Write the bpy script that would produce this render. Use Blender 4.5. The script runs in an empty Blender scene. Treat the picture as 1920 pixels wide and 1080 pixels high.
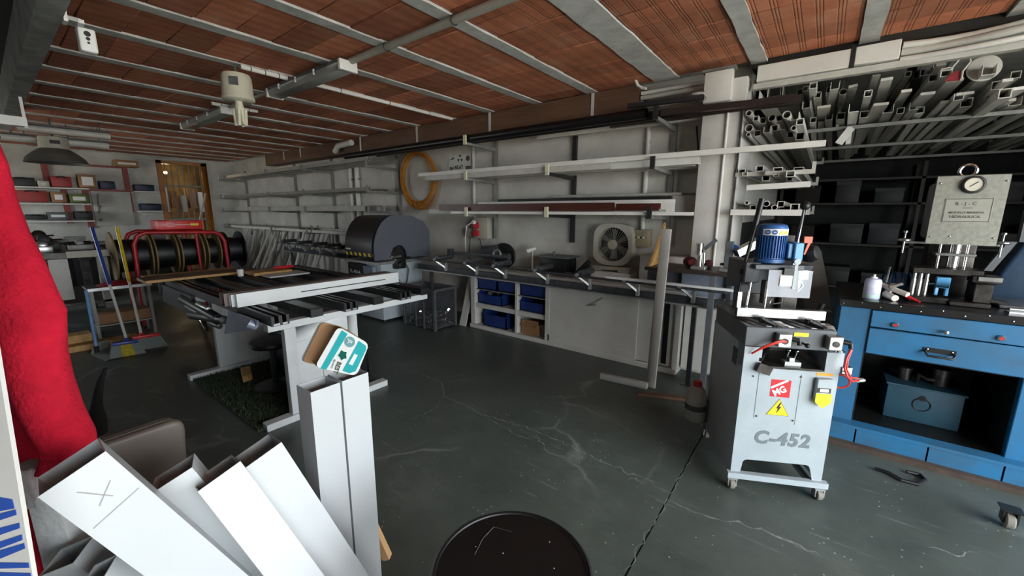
import bpy, bmesh, math, random
from mathutils import Vector, Matrix
R = random.Random(7)
SC = bpy.context.scene
COL = SC.collection
PI = math.pi

# ------------------------------------------------------------------ camera (image taken as 1920x1080)
FPX, YAW, PITCH, ROLL, CAMH = 753.7, math.radians(37.36), math.radians(10.74), math.radians(-0.22), 1.6
FWD = Vector((-math.sin(YAW)*math.cos(PITCH), math.cos(YAW)*math.cos(PITCH), -math.sin(PITCH)))
_r = Vector((math.cos(YAW), math.sin(YAW), 0)); _d = FWD.cross(_r)
RGT = _r*math.cos(ROLL) + _d*math.sin(ROLL); DWN = -_r*math.sin(ROLL) + _d*math.cos(ROLL)
CAMP = Vector((0, 0, CAMH))
cd = bpy.data.cameras.new('camera'); cam = bpy.data.objects.new('camera', cd); COL.objects.link(cam)
cd.sensor_width = 36; cd.lens = FPX/1920*36; cd.clip_start = 0.02; cd.clip_end = 200
cam.matrix_world = Matrix(((RGT.x, -DWN.x, -FWD.x, CAMP.x), (RGT.y, -DWN.y, -FWD.y, CAMP.y), (RGT.z, -DWN.z, -FWD.z, CAMP.z), (0, 0, 0, 1)))
SC.camera = cam

# ------------------------------------------------------------------ sky, exposure
wd = bpy.data.worlds.new('daylight_sky'); SC.world = wd; wd.use_nodes = True
bg = wd.node_tree.nodes['Background']; bg.inputs[0].default_value = (0.90, 0.96, 1.0, 1); bg.inputs[1].default_value = 5.0
SC.view_settings.view_transform = 'Standard'; SC.view_settings.look = 'None'
SC.view_settings.gamma = 1; SC.view_settings.use_curve_mapping = False
SC.view_settings.exposure = 1.47
SC.cycles.use_denoising = True
SC.cycles.max_bounces = 8; SC.cycles.diffuse_bounces = 5; SC.cycles.glossy_bounces = 3; SC.cycles.transmission_bounces = 4
SC.cycles.caustics_reflective = False; SC.cycles.caustics_refractive = False
SC.cycles.sample_clamp_indirect = 6

# the daylight comes in through the roller door opening beside the camera and an assumed, unseen window far down the hall: portals there
def portal(loc, sx, sy, rot):
    l = bpy.data.lights.new('daylight_portal', 'AREA'); l.shape = 'RECTANGLE'; l.size = sx; l.size_y = sy
    l.cycles.is_portal = True
    o = bpy.data.objects.new('daylight_portal', l); COL.objects.link(o); o.location = loc; o.rotation_euler = rot
portal((3.3, 0.85, 1.33), 2.65, 4.9, (0, math.radians(90), 0))
portal((-10.75, -2.6, 1.6), 2.3, 1.2, (math.radians(90), 0, 0))

# sun high over the forecourt: it never enters the hall, only the bright concrete outside bounces up to the ceiling
sl_ = bpy.data.lights.new('sun', 'SUN'); sl_.energy = 9.0; sl_.angle = math.radians(0.6); sl_.color = (1.0, 0.93, 0.82)
so = bpy.data.objects.new('sun', sl_); COL.objects.link(so); so.rotation_euler = Vector((0.10, -0.45, -1)).to_track_quat('-Z', 'Y').to_euler()

# ------------------------------------------------------------------ helpers
def ray(x, y): return FWD + RGT*((x-960)/FPX) + DWN*((y-540)/FPX)
def P(x, y, X=None, Y=None, Z=None):
    """world point that the photograph shows at (x, y), on the plane X=, Y= or Z="""
    v = ray(x, y)
    t = X/v.x if X is not None else Y/v.y if Y is not None else (Z-CAMH)/v.z
    return CAMP + v*t
def V(*a): return Vector(a)
def lin(c):
    return tuple((v/12.92 if v <= 0.04045 else ((v+0.055)/1.055)**2.4) for v in c)
def rgb(h):
    return lin(tuple(int(h[i:i+2], 16)/255 for i in (0, 2, 4)))

MATS = {}
def mat(name, hexc, rough=0.5, metal=0.0, var=0.12, scale=6.0, bump=0.0, bscale=None, hex2=None, spec=0.5, stretch=None, alpha=None, trans=0.0):
    """plain procedural material: base colour broken up by noise, a little bump"""
    if name in MATS: return MATS[name]
    m = bpy.data.materials.new(name); m.use_nodes = True; MATS[name] = m
    nt = m.node_tree; b = nt.nodes['Principled BSDF']; N = nt.nodes.new; L = nt.links.new
    b.inputs['Roughness'].default_value = rough; b.inputs['Metallic'].default_value = metal
    b.inputs['Specular IOR Level'].default_value = spec
    if trans: b.inputs['Transmission Weight'].default_value = trans
    if alpha is not None: b.inputs['Alpha'].default_value = alpha
    c = rgb(hexc); c2 = rgb(hex2) if hex2 else tuple(v*(1-2.2*var) for v in c)
    tc = N('ShaderNodeTexCoord'); mp = N('ShaderNodeMapping'); L(tc.outputs['Object'], mp.inputs[0])
    if stretch: mp.inputs['Scale'].default_value = stretch
    n = N('ShaderNodeTexNoise'); n.inputs['Scale'].default_value = scale; n.inputs['Detail'].default_value = 6; n.inputs['Roughness'].default_value = 0.65
    L(mp.outputs[0], n.inputs['Vector'])
    rp = N('ShaderNodeValToRGB'); L(n.outputs['Fac'], rp.inputs[0])
    rp.color_ramp.elements[0].position = 0.35; rp.color_ramp.elements[1].position = 0.62
    rp.color_ramp.elements[0].color = (*c2, 1); rp.color_ramp.elements[1].color = (*c, 1)
    L(rp.outputs[0], b.inputs['Base Color'])
    if bump:
        n2 = N('ShaderNodeTexNoise'); n2.inputs['Scale'].default_value = bscale or scale*5; n2.inputs['Detail'].default_value = 4
        L(mp.outputs[0], n2.inputs['Vector'])
        bp = N('ShaderNodeBump'); bp.inputs['Strength'].default_value = bump; bp.inputs['Distance'].default_value = 0.01
        L(n2.outputs['Fac'], bp.inputs['Height']); L(bp.outputs[0], b.inputs['Normal'])
    return m

class MB:
    """collects shapes given in world coordinates (or in the parent's own, with local=True)"""
    def __init__(s): s.v = []; s.f = []
    def add(s, vs, fs):
        k = len(s.v); s.v += [Vector(v) for v in vs]; s.f += [tuple(i+k for i in f) for f in fs]; return s
    def box(s, x0, x1, y0, y1, z0, z1):
        return s.add([(x0,y0,z0),(x1,y0,z0),(x1,y1,z0),(x0,y1,z0),(x0,y0,z1),(x1,y0,z1),(x1,y1,z1),(x0,y1,z1)],
                     [(3,2,1,0),(4,5,6,7),(0,1,5,4),(1,2,6,5),(2,3,7,6),(3,0,4,7)])
    @staticmethod
    def frame(p0, p1, up=(0,0,1)):
        p0 = Vector(p0); p1 = Vector(p1); d = (p1-p0).normalized(); u = Vector(up)
        if abs(d.dot(u)) > 0.99: u = Vector((0,1,0)) if abs(d.y) < 0.9 else Vector((1,0,0))
        a = d.cross(u).normalized(); b = a.cross(d).normalized(); return p0, p1, d, a, b
    def beam(s, p0, p1, w, h, up=(0,0,1)):
        """solid bar, w across, h along up"""
        p0, p1, d, a, b = s.frame(p0, p1, up); a = a*w/2; b = b*h/2
        return s.add([p0-a-b, p0+a-b, p0+a+b, p0-a+b, p1-a-b, p1+a-b, p1+a+b, p1-a+b],
                     [(0,1,2,3),(7,6,5,4),(1,0,4,5),(2,1,5,6),(3,2,6,7),(0,3,7,4)])
    def rtube(s, p0, p1, w, h, t=0.002, up=(0,0,1)):
        """hollow rectangular tube, open ends"""
        p0, p1, d, a, b = s.frame(p0, p1, up); vs = []
        for p in (p0, p1):
            for ww, hh in ((w, h), (w-2*t, h-2*t)):
                vs += [p-a*ww/2-b*hh/2, p+a*ww/2-b*hh/2, p+a*ww/2+b*hh/2, p-a*ww/2+b*hh/2]
        fs = []
        for i in range(4):
            j = (i+1) % 4
            fs += [(i,j,8+j,8+i),(4+j,4+i,12+i,12+j),(j,i,4+i,4+j),(8+i,8+j,12+j,12+i)]
        return s.add(vs, fs)
    def lprof(s, p0, p1, prof, up=(0,0,1)):
        """sweep a closed 2-D outline (across, up) along p0-p1, capped"""
        p0, p1, d, a, b = s.frame(p0, p1, up); n = len(prof)
        vs = [p+a*x+b*y for p in (p0, p1) for x, y in prof]
        return s.add(vs, [(i,(i+1)%n,n+(i+1)%n,n+i) for i in range(n)] + [tuple(range(n))[::-1], tuple(range(n,2*n))])
    def cyl(s, p0, p1, r0, r1=None, n=16, cap=True):
        r1 = r0 if r1 is None else r1; p0, p1, d, a, b = s.frame(p0, p1)
        vs = [p+(a*math.cos(2*PI*i/n)+b*math.sin(2*PI*i/n))*r for p, r in ((p0, r0), (p1, r1)) for i in range(n)]
        fs = [(i,(i+1)%n,n+(i+1)%n,n+i) for i in range(n)]
        if cap: fs += [tuple(range(n))[::-1], tuple(range(n,2*n))]
        return s.add(vs, fs)
    def htube(s, p0, p1, r, t=0.002, n=12):
        """hollow round tube, open ends"""
        p0, p1, d, a, b = s.frame(p0, p1); vs = []
        for p in (p0, p1):
            for rr in (r, r-t): vs += [p+(a*math.cos(2*PI*i/n)+b*math.sin(2*PI*i/n))*rr for i in range(n)]
        fs = []
        for i in range(n):
            j = (i+1) % n
            fs += [(i,j,2*n+j,2*n+i),(n+j,n+i,3*n+i,3*n+j),(j,i,n+i,n+j),(2*n+i,2*n+j,3*n+j,3*n+i)]
        return s.add(vs, fs)
    def lathe(s, p0, axis, prof, n=24, arc=2*PI, start=0.0, ref=None):
        """revolve (radius, height) pairs around axis at p0"""
        p0 = Vector(p0); ax = Vector(axis).normalized()
        if ref is None: ref = (0,0,1) if abs(ax.z) < 0.9 else (1,0,0)
        a = (Vector(ref)-ax*Vector(ref).dot(ax)).normalized(); b = ax.cross(a)
        full = abs(arc-2*PI) < 1e-6; m = n if full else n+1; k = len(prof); vs = []
        for i in range(m):
            t = start+arc*i/n; q = a*math.cos(t)+b*math.sin(t)
            vs += [p0+q*r+ax*h for r, h in prof]
        fs = []
        for i in range(n):
            j = (i+1) % m
            for q in range(k-1): fs.append((i*k+q, j*k+q, j*k+q+1, i*k+q+1))
        return s.add(vs, fs)
    def pipe(s, path, r, n=8, closed=False):
        path = [Vector(p) for p in path]; m = len(path); vs = []; prev = None
        for i, p in enumerate(path):
            if closed: d = (path[(i+1)%m]-path[i-1])
            else: d = (path[min(i+1,m-1)]-path[max(i-1,0)])
            d = d.normalized() if d.length > 1e-9 else Vector((0,0,1))
            if prev is None:
                u = Vector((0,0,1)) if abs(d.z) < 0.9 else Vector((1,0,0)); a = d.cross(u).normalized()
            else:
                a = (prev-d*prev.dot(d)); a = a.normalized() if a.length > 1e-6 else d.orthogonal().normalized()
            prev = a; b = d.cross(a)
            vs += [p+(a*math.cos(2*PI*k/n)+b*math.sin(2*PI*k/n))*r for k in range(n)]
        fs = []
        for i in range(m if closed else m-1):
            j = (i+1) % m
            for k in range(n): fs.append((i*n+k, i*n+(k+1)%n, j*n+(k+1)%n, j*n+k))
        if not closed: fs += [tuple(range(n))[::-1], tuple(range((m-1)*n, m*n))]
        return s.add(vs, fs)
    def torus(s, c, axis, Rr, r, n=28, m=8, arc=2*PI, start=0, ref=None):
        c = Vector(c); ax = Vector(axis).normalized()
        if ref is None: ref = (0,0,1) if abs(ax.z) < 0.9 else (1,0,0)
        a = (Vector(ref)-ax*Vector(ref).dot(ax)).normalized(); b = ax.cross(a); full = abs(arc-2*PI) < 1e-6
        return s.pipe([c+(a*math.cos(start+arc*i/n)+b*math.sin(start+arc*i/n))*Rr for i in range(n if full else n+1)], r, m, closed=full)
    def prism(s, poly, vec):
        """polygon of 3-D points extruded by vec"""
        poly = [Vector(p) for p in poly]; vec = Vector(vec); n = len(poly)
        return s.add(poly+[p+vec for p in poly], [tuple(range(n))[::-1], tuple(range(n,2*n))]+[(i,(i+1)%n,n+(i+1)%n,n+i) for i in range(n)])
    def sphere(s, c, r, n=14, sx=1, sy=1, sz=1):
        c = Vector(c); vs = []; fs = []; m = n//2
        for i in range(m+1):
            t = PI*i/m
            for k in range(n): vs.append(c+Vector((r*sx*math.sin(t)*math.cos(2*PI*k/n), r*sy*math.sin(t)*math.sin(2*PI*k/n), r*sz*math.cos(t))))
        for i in range(m):
            for k in range(n): fs.append((i*n+k, (i+1)*n+k, (i+1)*n+(k+1)%n, i*n+(k+1)%n))
        return s.add(vs, fs)
    def build(s, name, material, parent=None, local=False, smooth=None, bevel=0.0, seg=2, origin=None):
        vs = [Vector(v) for v in s.v]
        if parent is not None:
            if not local:
                inv = WM[parent.name].inverted(); vs = [inv @ v for v in vs]
            off = Vector((0,0,0))
        else:
            if origin is None:
                xs = [v.x for v in vs]; ys = [v.y for v in vs]; zs = [v.z for v in vs]
                off = Vector(((min(xs)+max(xs))/2, (min(ys)+max(ys))/2, min(zs)))
            else: off = Vector(origin)
            vs = [v-off for v in vs]
        me = bpy.data.meshes.new(name); me.from_pydata(vs, [], s.f)
        bm = bmesh.new(); bm.from_mesh(me); bmesh.ops.remove_doubles(bm, verts=bm.verts, dist=1e-6)
        bmesh.ops.recalc_face_normals(bm, faces=bm.faces)
        if bevel:
            es = [e for e in bm.edges if len(e.link_faces) == 2 and e.calc_face_angle(0) > 0.5]
            if es: bmesh.ops.bevel(bm, geom=es, offset=bevel, segments=seg, profile=0.5, affect='EDGES', clamp_overlap=True)
        bm.to_mesh(me); bm.free()
        if smooth is None: smooth = len(s.f) > 40
        if smooth or bevel:
            me.shade_smooth(); me.set_sharp_from_angle(angle=math.radians(38))
        if material is not None: me.materials.append(material)
        o = bpy.data.objects.new(name, me); COL.objects.link(o)
        o.location = off; WM[o.name] = Matrix.Translation(off)
        if parent is not None:
            o.parent = parent; WM[o.name] = WM[parent.name].copy()
        return o
WM = {}
def tag(o, label, cat, group=None):
    o['label'] = label; o['category'] = cat
    if group: o['group'] = group
    return o
def thing(name, label, cat, loc=(0,0,0), rotz=0.0, group=None):
    o = bpy.data.objects.new(name, None); COL.objects.link(o); o.empty_display_size = 0.1
    o.location = loc; o.rotation_euler = (0, 0, rotz)
    WM[o.name] = Matrix.Translation(Vector(loc)) @ Matrix.Rotation(rotz, 4, 'Z')
    return tag(o, label, cat, group)
def struct(o): o['kind'] = 'structure'; return o
def stuff(o): o['kind'] = 'stuff'; return o
def copyof(o, parent, loc=None):
    c = o.copy(); COL.objects.link(c); c.parent = parent
    if loc is not None: c.location = loc
    return c
def text(name, body, material, parent, o, ex, ey, size, thick=0.0008, bold=0.0, shear=0.0, align='LEFT', local=False, squash=1.0, space=1.0):
    """flat raised lettering; o = lower-left (or centre) of the line, ex/ey unit vectors of the writing"""
    cu = bpy.data.curves.new('lettering', 'FONT'); cu.body = body; cu.size = size; cu.offset = bold; cu.shear = shear; cu.align_x = align
    cu.space_character = space; cu.resolution_u = 3; cu.extrude = thick
    t = bpy.data.objects.new('lettering', cu); COL.objects.link(t)
    dg = bpy.context.evaluated_depsgraph_get(); dg.update(); me = bpy.data.meshes.new_from_object(t.evaluated_get(dg))
    bpy.data.objects.remove(t); bpy.data.curves.remove(cu)
    o = Vector(o); ex = Vector(ex).normalized(); ey = Vector(ey).normalized(); ez = ex.cross(ey)
    inv = Matrix.Identity(4) if (local or parent is None) else WM[parent.name].inverted()
    for v in me.vertices: v.co = inv @ (o+ex*v.co.x*squash+ey*v.co.y+ez*v.co.z)
    me.materials.clear(); me.materials.append(material); me.name = name
    ob = bpy.data.objects.new(name, me); COL.objects.link(ob); ob.parent = parent
    WM[ob.name] = WM[parent.name].copy() if parent is not None else Matrix.Identity(4)
    return ob
ORD = ['first','second','third','fourth','fifth','sixth','seventh','eighth','ninth','tenth','eleventh','twelfth','thirteenth','fourteenth','fifteenth','sixteenth','seventeenth','eighteenth','nineteenth','twentieth',
       'twenty-first','twenty-second','twenty-third','twenty-fourth','twenty-fifth','twenty-sixth','twenty-seventh','twenty-eighth','twenty-ninth','thirtieth','thirty-first','thirty-second','thirty-third','thirty-fourth','thirty-fifth','thirty-sixth','thirty-seventh','thirty-eighth','thirty-ninth','fortieth']
# ================================================================== the setting
FARX, WALLY, ENTX, BACKY, ALCY, CEIL = -13.2, 4.55, 3.2, -2.5, 8.6, 2.9
def node_mat(name, rough=0.6):
    m = bpy.data.materials.new(name); m.use_nodes = True; MATS[name] = m
    nt = m.node_tree; return m, nt.nodes['Principled BSDF'], nt.nodes.new, nt.links.new
def ramp(N, pts):
    r = N('ShaderNodeValToRGB'); e = r.color_ramp.elements
    while len(e) < len(pts): e.new(0.5)
    for q, (p, c) in zip(e, pts): q.position = p; q.color = (*c, 1)
    return r
# --- floor paint: dark green-grey, worn, scratched, with crack lines and specks
m_floor, b, N, L = node_mat('painted_concrete_floor')
tc = N('ShaderNodeTexCoord')
n1 = N('ShaderNodeTexNoise'); n1.inputs['Scale'].default_value = 1.3; n1.inputs['Detail'].default_value = 8; n1.inputs['Roughness'].default_value = 0.7; L(tc.outputs['Object'], n1.inputs['Vector'])
r1 = ramp(N, [(0.3, rgb('3f4642')), (0.55, rgb('515954')), (0.75, rgb('686f6a'))]); L(n1.outputs['Fac'], r1.inputs[0])
nd = N('ShaderNodeTexNoise'); nd.inputs['Scale'].default_value = 2.2; nd.inputs['Detail'].default_value = 5; L(tc.outputs['Object'], nd.inputs['Vector'])
mx = N('ShaderNodeMix'); mx.data_type = 'VECTOR'; mx.inputs['Factor'].default_value = 0.35; L(tc.outputs['Object'], mx.inputs[4]); L(nd.outputs['Color'], mx.inputs[5])
vo = N('ShaderNodeTexVoronoi'); vo.feature = 'DISTANCE_TO_EDGE'; vo.inputs['Scale'].default_value = 0.85; L(mx.outputs[1], vo.inputs['Vector'])
rc = ramp(N, [(0.0, (1,1,1)), (0.006, (0.5,0.5,0.5)), (0.016, (0,0,0))]); L(vo.outputs['Distance'], rc.inputs[0])
nm = N('ShaderNodeTexNoise'); nm.inputs['Scale'].default_value = 1.1; nm.inputs['Detail'].default_value = 9; L(tc.outputs['Object'], nm.inputs['Vector'])
rm = ramp(N, [(0.5, (0,0,0)), (0.70, (0.5,0.5,0.5))]); L(nm.outputs['Fac'], rm.inputs[0])
mul = N('ShaderNodeMath'); mul.operation = 'MULTIPLY'; L(rc.outputs[0], mul.inputs[0]); L(rm.outputs[0], mul.inputs[1])
sp = N('ShaderNodeTexVoronoi'); sp.inputs['Scale'].default_value = 22; L(tc.outputs['Object'], sp.inputs['Vector'])
rs = ramp(N, [(0.0, (1,1,1)), (0.07, (1,1,1)), (0.10, (0,0,0))]); L(sp.outputs['Distance'], rs.inputs[0])
spn = N('ShaderNodeTexNoise'); spn.inputs['Scale'].default_value = 5; L(tc.outputs['Object'], spn.inputs['Vector'])
rsn = ramp(N, [(0.50, (0,0,0)), (0.56, (1,1,1))]); L(spn.outputs['Fac'], rsn.inputs[0])
mul2 = N('ShaderNodeMath'); mul2.operation = 'MULTIPLY'; L(rs.outputs[0], mul2.inputs[0]); L(rsn.outputs[0], mul2.inputs[1])
# dusty scuffs drawn out along the walking direction
mp = N('ShaderNodeMapping'); mp.inputs['Rotation'].default_value = (0, 0, 0.7); mp.inputs['Scale'].default_value = (1.2, 9, 1); L(tc.outputs['Object'], mp.inputs[0])
sc_ = N('ShaderNodeTexNoise'); sc_.inputs['Scale'].default_value = 2.0; sc_.inputs['Detail'].default_value = 10; sc_.inputs['Roughness'].default_value = 0.75; L(mp.outputs[0], sc_.inputs['Vector'])
rsc = ramp(N, [(0.58, (0,0,0)), (0.72, (0.32,0.32,0.32))]); L(sc_.outputs['Fac'], rsc.inputs[0])
ad = N('ShaderNodeMath'); ad.operation = 'MAXIMUM'; L(mul.outputs[0], ad.inputs[0]); L(mul2.outputs[0], ad.inputs[1])
ad2 = N('ShaderNodeMath'); ad2.operation = 'MAXIMUM'; L(ad.outputs[0], ad2.inputs[0]); L(rsc.outputs[0], ad2.inputs[1])
mc = N('ShaderNodeMix'); mc.data_type = 'RGBA'; L(ad2.outputs[0], mc.inputs['Factor']); L(r1.outputs[0], mc.inputs[6]); mc.inputs[7].default_value = (*rgb('a9aeab'), 1)
L(mc.outputs[2], b.inputs['Base Color'])
rr = ramp(N, [(0.3, (0.30,)*3), (0.7, (0.55,)*3)]); L(n1.outputs['Fac'], rr.inputs[0]); L(rr.outputs[0], b.inputs['Roughness'])
bp = N('ShaderNodeBump'); bp.inputs['Strength'].default_value = 0.12; bp.inputs['Distance'].default_value = 0.01; L(n1.outputs['Fac'], bp.inputs['Height']); L(bp.outputs[0], b.inputs['Normal'])
b.inputs['Specular IOR Level'].default_value = 0.35
# --- ceiling bricks: hollow terracotta boards with groove bands along Y
m_brick, b, N, L = node_mat('terracotta_board')
tc = N('ShaderNodeTexCoord'); sx = N('ShaderNodeSeparateXYZ'); L(tc.outputs['Object'], sx.inputs[0])
oi = N('ShaderNodeObjectInfo')
ge = N('ShaderNodeNewGeometry'); gs = N('ShaderNodeSeparateXYZ'); L(ge.outputs['Position'], gs.inputs[0])
ml = N('ShaderNodeMath'); ml.operation = 'MULTIPLY'; ml.inputs[1].default_value = 8.6; L(sx.outputs[0], ml.inputs[0])
fr = N('ShaderNodeMath'); fr.operation = 'FRACT'; L(ml.outputs[0], fr.inputs[0])
dk = (0.35,)*3; on = (1,1,1)
rg = ramp(N, [(0.0, on), (0.34, on), (0.39, dk), (0.44, on), (0.50, on), (0.55, dk), (0.60, on), (0.66, on), (0.71, dk), (0.76, on), (1.0, on)]); L(fr.outputs[0], rg.inputs[0])
nz = N('ShaderNodeTexNoise'); nz.inputs['Scale'].default_value = 3.5; nz.inputs['Detail'].default_value = 7; nz.inputs['Roughness'].default_value = 0.7; L(ge.outputs['Position'], nz.inputs['Vector'])
rb = ramp(N, [(0.25, rgb('a8664a')), (0.5, rgb('cb7d5a')), (0.75, rgb('d69a7c'))]); L(nz.outputs['Fac'], rb.inputs[0])
hs = N('ShaderNodeHueSaturation'); L(rb.outputs[0], hs.inputs['Color'])
mr = N('ShaderNodeMapRange'); mr.inputs['To Min'].default_value = 0.62; mr.inputs['To Max'].default_value = 1.12; L(oi.outputs['Random'], mr.inputs['Value']); L(mr.outputs[0], hs.inputs['Value'])
gm = N('ShaderNodeMix'); gm.data_type = 'RGBA'; gm.blend_type = 'MULTIPLY'; gm.inputs['Factor'].default_value = 0.75; L(hs.outputs[0], gm.inputs[6]); L(rg.outputs[0], gm.inputs[7])
ef = N('ShaderNodeTexNoise'); ef.inputs['Scale'].default_value = 14; ef.inputs['Detail'].default_value = 8; ef.inputs['Roughness'].default_value = 0.8; L(ge.outputs['Position'], ef.inputs['Vector'])
re_ = ramp(N, [(0.66, (0,0,0)), (0.78, (0.5,0.5,0.5))]); L(ef.outputs['Fac'], re_.inputs[0])
em = N('ShaderNodeMix'); em.data_type = 'RGBA'; L(re_.outputs[0], em.inputs['Factor']); L(gm.outputs[2], em.inputs[6]); em.inputs[7].default_value = (*rgb('c2a595'), 1)
L(em.outputs[2], b.inputs['Base Color']); b.inputs['Roughness'].default_value = 0.85
bp = N('ShaderNodeBump'); bp.inputs['Strength'].default_value = 0.5; bp.inputs['Distance'].default_value = 0.006; L(rg.outputs[0], bp.inputs['Height']); L(bp.outputs[0], b.inputs['Normal'])

m_conc = mat('joist_concrete', 'cfd0cc', 0.85, var=0.12, scale=7, bump=0.35, bscale=30)
m_wall = mat('white_plaster', 'cfccc4', 0.8, var=0.10, scale=1.5, bump=0.35, bscale=22, hex2='b7b4ac')
m_farw = mat('far_wall_paint', 'c8c7bf', 0.8, var=0.08, scale=1.6, bump=0.2, bscale=14, hex2='a9a8a0')
m_dark = mat('shade_dark_plaster', '2a2b2b', 0.9, var=0.25, scale=3, bump=0.3)  # near-black in place of shade, for the alcove walls and far bay
m_beamc = mat('grey_concrete_beam', 'a3a6a3', 0.85, var=0.2, scale=5, bump=0.4, bscale=26)
m_brown = mat('brown_painted_beam', '70503c', 0.6, var=0.2, scale=3, bump=0.15, stretch=(0.6, 4, 4), hex2='57402f')
m_colw = mat('white_column_paint', 'd2d1cb', 0.7, var=0.06, scale=4, bump=0.15)
m_unseen = mat('grey_rough_wall', '6f6e6b', 0.9, var=0.12, scale=3)
m_outg = mat('forecourt_concrete', 'b9b6ae', 0.9, var=0.1, scale=2)

f = MB(); f.box(FARX, -0.526, BACKY, ALCY, -0.12, 0); f.box(-0.516, ENTX+0.3, BACKY, ALCY, -0.12, 0); f.box(-0.53, -0.51, BACKY, ALCY, -0.12, -0.012)
struct(f.build('floor', m_floor, origin=(0, 0, 0), smooth=False))
struct(MB().box(ENTX+0.3, 30, -30, 30, -0.3, -0.02).box(-40, ENTX+0.3, -30, BACKY-0.3, -0.3, -0.02).build('ground_outside', m_outg, smooth=False))
# chalky cracks in the floor paint
m_crack = mat('chalky_crack', '8b918e', 0.9, var=0.25, scale=30, hex2='5f6664')
flo = bpy.data.objects['floor']; RC = random.Random(3)
def crack(pts, w0):
    vs = []; fs = []; dense = []
    ps = [P(x, y, Z=0) for x, y in pts]
    for a, b_ in zip(ps, ps[1:]):
        n = max(2, int((b_-a).length/.03)); pr_ = V(-(b_-a).y, (b_-a).x, 0).normalized()
        for k in range(n): dense.append(a.lerp(b_, k/n)+pr_*RC.gauss(0, .008))
    for i, p in enumerate(dense):
        d = (dense[min(i+1, len(dense)-1)]-dense[max(i-1, 0)]).normalized(); q = V(-d.y, d.x, 0); w = w0*RC.uniform(.15, 1.0)*min(1, i/4+.1, (len(dense)-1-i)/4+.1)
        vs += [p-q*w+V(0,0,.0006), p+q*w+V(0,0,.0006)]
    MB().add(vs, [(2*i, 2*i+1, 2*i+3, 2*i+2) for i in range(len(dense)-1)]).build('crack_line', m_crack, flo, smooth=False)
crack([(752,690),(800,706),(828,716),(834,742),(868,758),(905,778),(940,786),(1000,806),(1060,832),(1120,862),(1180,885),(1252,914)], .007)
crack([(834,742),(812,768),(760,790)], .005); crack([(828,716),(880,712),(905,700)], .004); crack([(905,778),(960,812),(1010,830)], .005)
crack([(1252,936),(1320,968),(1400,984),(1470,1010),(1560,1052)], .009); crack([(1000,806),(1030,850),(1090,866)], .005); crack([(700,870),(760,842),(820,820)], .004); crack([(1700,1010),(1790,1040),(1860,1030)], .005)
crack([(1311,832),(1280,886),(1240,955),(1200,1024),(1166,1084)], .004)
# long wall with the racks, far wall, alcove, walls out of sight
struct(MB().box(FARX, -0.68, WALLY, WALLY+0.2, 0, CEIL+.041).build('wall_right', m_wall, smooth=False))
DY0, DY1, DZ1 = 2.92, 3.84, 2.82           # doorway in the far wall
w = MB(); w.box(FARX-0.2, FARX, BACKY, DY0, 0, CEIL+.041); w.box(FARX-0.2, FARX, DY1, WALLY, 0, CEIL+.041); w.box(FARX-0.2, FARX, DY0, DY1, DZ1, CEIL+.041)
struct(w.build('wall_far', m_farw, smooth=False))
w = MB(); w.box(FARX-0.2, -11.9, BACKY-0.2, BACKY, 0, CEIL+.041); w.box(-9.6, ENTX+0.2, BACKY-0.2, BACKY, 0, CEIL+.041); w.box(-11.9, -9.6, BACKY-0.2, BACKY, 0, 1.0); w.box(-11.9, -9.6, BACKY-0.2, BACKY, 2.2, CEIL+.041)
struct(w.build('wall_left', m_unseen, smooth=False))
w = MB(); w.box(ENTX, ENTX+0.2, BACKY, -1.6, 0, CEIL+.041); w.box(ENTX, ENTX+0.2, 3.3, ALCY, 0, CEIL+.041); w.box(ENTX, ENTX+0.2, -1.6, 3.3, 2.65, CEIL+.041)
struct(w.build('wall_entrance', m_unseen, smooth=False))
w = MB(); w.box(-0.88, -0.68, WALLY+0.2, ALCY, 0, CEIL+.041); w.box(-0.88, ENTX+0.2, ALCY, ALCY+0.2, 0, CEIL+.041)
struct(w.build('wall_alcove', m_dark, smooth=False))  # the alcove's darkness is put into the wall colour
# room seen through the far doorway
m_och = mat('ochre_back_room', '8a6a38', 0.8, var=0.3, scale=2)
for nm_, bx_ in (('wall_store_back', (FARX-2.6, FARX-2.4, 1.4, 5.2, 0, CEIL+.041)), ('wall_store_left', (FARX-2.4, FARX-0.2, 1.4, 1.6, 0, CEIL+.041)), ('wall_store_right', (FARX-2.4, FARX-0.2, 5.0, 5.2, 0, CEIL+.041)), ('floor_store', (FARX-2.4, FARX, 1.6, 5.0, -0.1, -.001))):
    struct(MB().box(*bx_).build(nm_, m_och, smooth=False))
# ceiling: slab, joists, boards
slab = struct(MB().box(FARX-2.6, ENTX+0.2, BACKY-0.2, ALCY+0.2, CEIL+0.04, CEIL+0.2).build('ceiling', m_conc, smooth=False, origin=(0, 0, CEIL+0.04)))
JX = [3.1, 2.4, 1.66, 0.86, 0.118, -0.605, -1.40, -2.19, -2.93, -3.66, -4.36, -5.15, -5.86, -6.58, -7.31, -8.04, -8.77, -9.5, -10.23, -10.96, -11.69, -12.42, -13.12]
CEND = 4.36
for i, x in enumerate(JX):
    wd_ = 0.115 if i != 6 else 0.235
    n = 26; prof = []
    pts = [(x-wd_/2+R.uniform(-.006, .006), 0.42+(CEND-0.42)*k/n) for k in range(n+1)] + [(x+wd_/2+R.uniform(-.006, .006), CEND-(CEND-0.42)*k/n) for k in range(n+1)]
    MB().prism([(a, c, CEIL-0.012) for a, c in pts], (0, 0, 0.07)).build('joist', m_conc, slab, smooth=False)
bmesh_cache = {}
def brick_mesh(w):
    k = round(w, 3)
    if k not in bmesh_cache:
        o = MB().box(-w/2, w/2, -0.1235, 0.1235, -0.02, 0.02).build('brick', m_brick, slab, local=True, bevel=0.004, seg=1)
        bmesh_cache[k] = o; return o, True
    return bmesh_cache[k], False
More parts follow.
